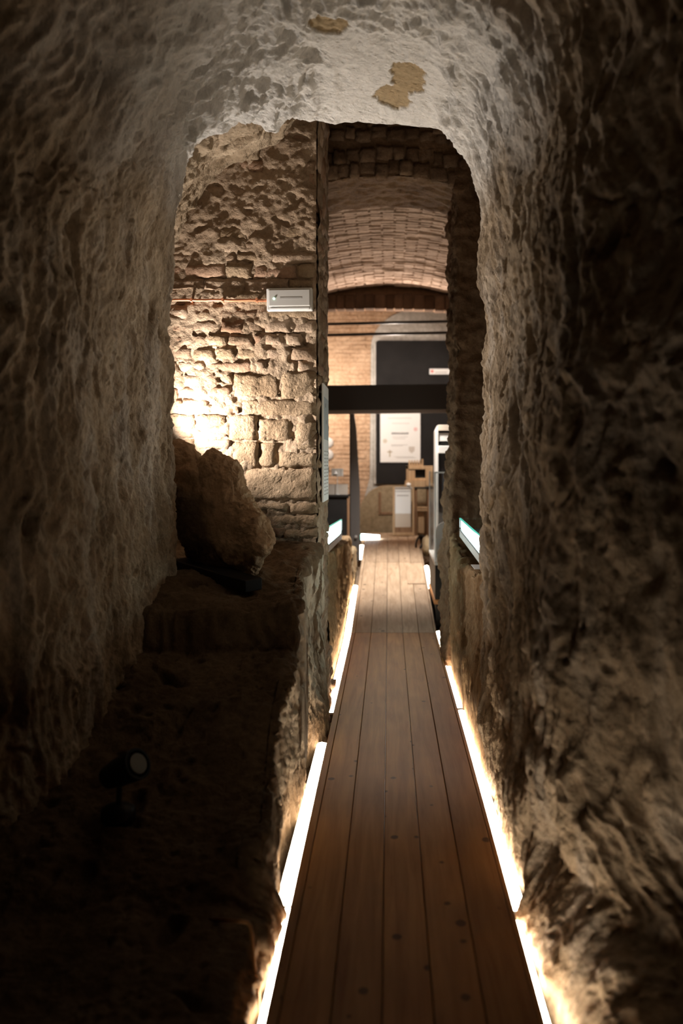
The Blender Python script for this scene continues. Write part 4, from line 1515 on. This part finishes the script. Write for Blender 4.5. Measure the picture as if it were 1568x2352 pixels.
# ----------------------------------------------------------------------------
# fittings on the brick wall
# ----------------------------------------------------------------------------
YL = 5.845
a, b = at(612, 661, YL), at(717, 713, YL)
t = empty('emergency_light', ((a.x + b.x) / 2, YB - .01, b.z))
tag(t, 'white rectangular emergency light with green pilot lamp on the brick wall', 'emergency light')
def tilt(mbx):
    return mbx
rot = Matrix.Rotation(math.radians(-0.9), 3, 'Y')
piv = Vector(((a.x + b.x) / 2, YL, (a.z + b.z) / 2))
mb = MB(); mb.box(a.x, b.x, YL, YB + .02, b.z, a.z, .006, rot, piv, 2); mb.build('housing', M_WHITE, t)
mb = MB(); mb.box(a.x + .012, b.x - .012, YL - .010, YL + .002, b.z + .024, a.z - .010, .005, rot, piv, 2); mb.build('diffuser', plain('milky_cover', (0.52, 0.50, 0.47), 0.35), t)
mb = MB(); mb.lathe([(0, .007), (.004, .006), (.006, .002)], at(629.5, 686.5, YL) + Vector((0, -.010, 0)), (0, -1, 0), 14); mb.build('pilot_light', M_LEDGREEN, t)
mb = MB()
x = 643.0
while x < 693:
    w = random.uniform(1.2, 2.4)
    c = at(x, 685.5 - (x - 643) * .016, YL)
    mb.box(c.x, c.x + w * kpx, YL - .0112, YL - .0098, c.z - .005, c.z + .005)
    x += w + .7
mb.build('lettering', M_GREYINK, t)
mb = MB(); mb.box(a.x + .02, b.x - .02, YL - .004, YL + .002, b.z + .006, b.z + .014, 0, rot, piv); mb.build('lower_lip', M_PAPER, t)
mb = MB()
c0, c1 = at(330, 689, 5.865), at(613, 690, 5.865)
mb.tube([c0 + (c1 - c0) * k / 14 + Vector((0, 0, .0015 * math.sin(k * 1.7))) for k in range(15)], .0085, 10)
o = mb.build('pipe', M_COPPER, smooth=True)
o.name = 'conduit_pipe'
tag(o, 'thin copper-red conduit running along the brick wall to the emergency light', 'pipe')
for px in (440, 512, 590):
    c = at(px, 689.7, 5.872)
    mb = MB(); mb.box(c.x - .006, c.x + .006, 5.852, 5.91, c.z - .012, c.z + .012, .002)
    adopt(mb.build('pipe_clip', M_COPPER), o)

# information panel on the reveal
t = empty('info_panel', (-.40, 6.2, 1.26))
tag(t, 'tall white information panel fixed to the narrow brick reveal, seen edge-on', 'panel')
XI = -.392
yi0, yi1 = 5.98, 6.46
zi1, zi0 = 1.5 + 182 * 6.0 / FPX, 1.26
mb = MB(); mb.box(XI - .012, XI, yi0, yi1, zi0, zi1, .002); mb.build('sheet', M_PAPER, t)
mb = MB(); mb.box(XI, XI + .0012, yi0 + .03, yi1 - .03, zi0 + .38, zi1 - .08); mb.build('blue_grey_print', plain('blue_grey_print', (0.42, 0.48, 0.52), 0.6), t)
mb = MB()
for z_ in np.arange(zi0 + .04, zi0 + .32, .022):
    for (ya, yb_) in ((yi0 + .05, yi0 + .21), (yi0 + .26, yi1 - .05)):
        yy = ya
        while yy < yb_ - .01:
            w = random.uniform(.012, .035)
            mb.box(XI, XI + .001, yy, min(yy + w, yb_), z_, z_ + .007)
            yy += w + .008
mb.build('text_lines', M_GREYINK, t)
mb = MB()
for (ya, z_) in ((yi0 + .14, zi1 - .14), (yi0 + .22, zi1 - .24)):
    mb.box(XI + .0012, XI + .002, ya, ya + .02, z_, z_ + .025)
mb.build('dark_marks', M_INK, t)
for z_ in (zi0 + .05, zi1 - .05):
    for yy in (yi0 + .05, yi1 - .05):
        mb = MB(); mb.lathe([(0, .008), (.03, .008)], (XI - .04, yy, z_), (1, 0, 0), 8); mb.build('standoff', M_ALU, t)

# ----------------------------------------------------------------------------
# spotlight and bent tube in the dark at lower left
# ----------------------------------------------------------------------------
YQ = 3.55
gz = ledge_z(at(275, 0, YQ).x, YQ)
base = Vector((at(272, 0, YQ).x, YQ, gz))
t = empty('spotlight', base)
tag(t, 'black adjustable spotlight on a low stand on the dark rock, lens facing right', 'spotlight')
hz = EYE - (1770 - VY) * YQ / FPX
hc = Vector((at(282, 0, YQ).x, YQ, hz))
axis = Vector((0.72, -0.45, 0.42)).normalized()
mb = MB()
mb.lathe([(-.085, .030), (-.080, .042), (-.02, .050), (.07, .056), (.085, .056), (.085, .048), (.068, .047)], hc, axis, 32)
mb.build('lamp_head', M_BLACK, t, smooth=False)
mb = MB(); mb.lathe([(.0, .036), (.003, .036)], hc + axis * .0855, axis, 28); mb.build('lens', M_LENS, t)
mb = MB()
pv = hc - axis * .02 + Vector((0, 0, -.052))
mb.tube([hc - axis * .02, pv, Vector((base.x, base.y, hz - .13)), Vector((base.x, base.y, gz + .02))], .010, 10)
mb.build('stem', M_BLACK, t, smooth=True)
mb = MB(); mb.lathe([(-.03, .045), (.0, .062), (.035, .060), (.045, .045), (.05, .02)], Vector((base.x, base.y, max(gz, hz - .245))), (0, 0, 1), 24); mb.build('base', M_BLACK, t, smooth=True)

mb = MB()
Yt = 3.05
k0 = Yt / FPX
pts = [at(470, 2112, Yt + .12), at(520, 2114, Yt + .03), at(555, 2116, Yt), at(568, 2119, Yt - .005), at(575, 2128, Yt - .01), at(578, 2150, Yt - .03), at(583, 2220, Yt - .10), at(592, 2290, Yt - .18), at(598, 2360, Yt - .25), at(604, 2450, Yt - .30)]
mb.tube(pts, .0065, 10)
tag(mb.build('bent_tube', M_BRASS, smooth=True), 'thin copper tube bent over the rock edge beside the bright left gap', 'tube')

for o in list(bpy.data.objects):
    if o.parent is not None and o.name.split('.')[0] in ('text_lines', 'lettering', 'title', 'dark_marks', 'joist_frame'):
        o['kind'] = 'stuff'
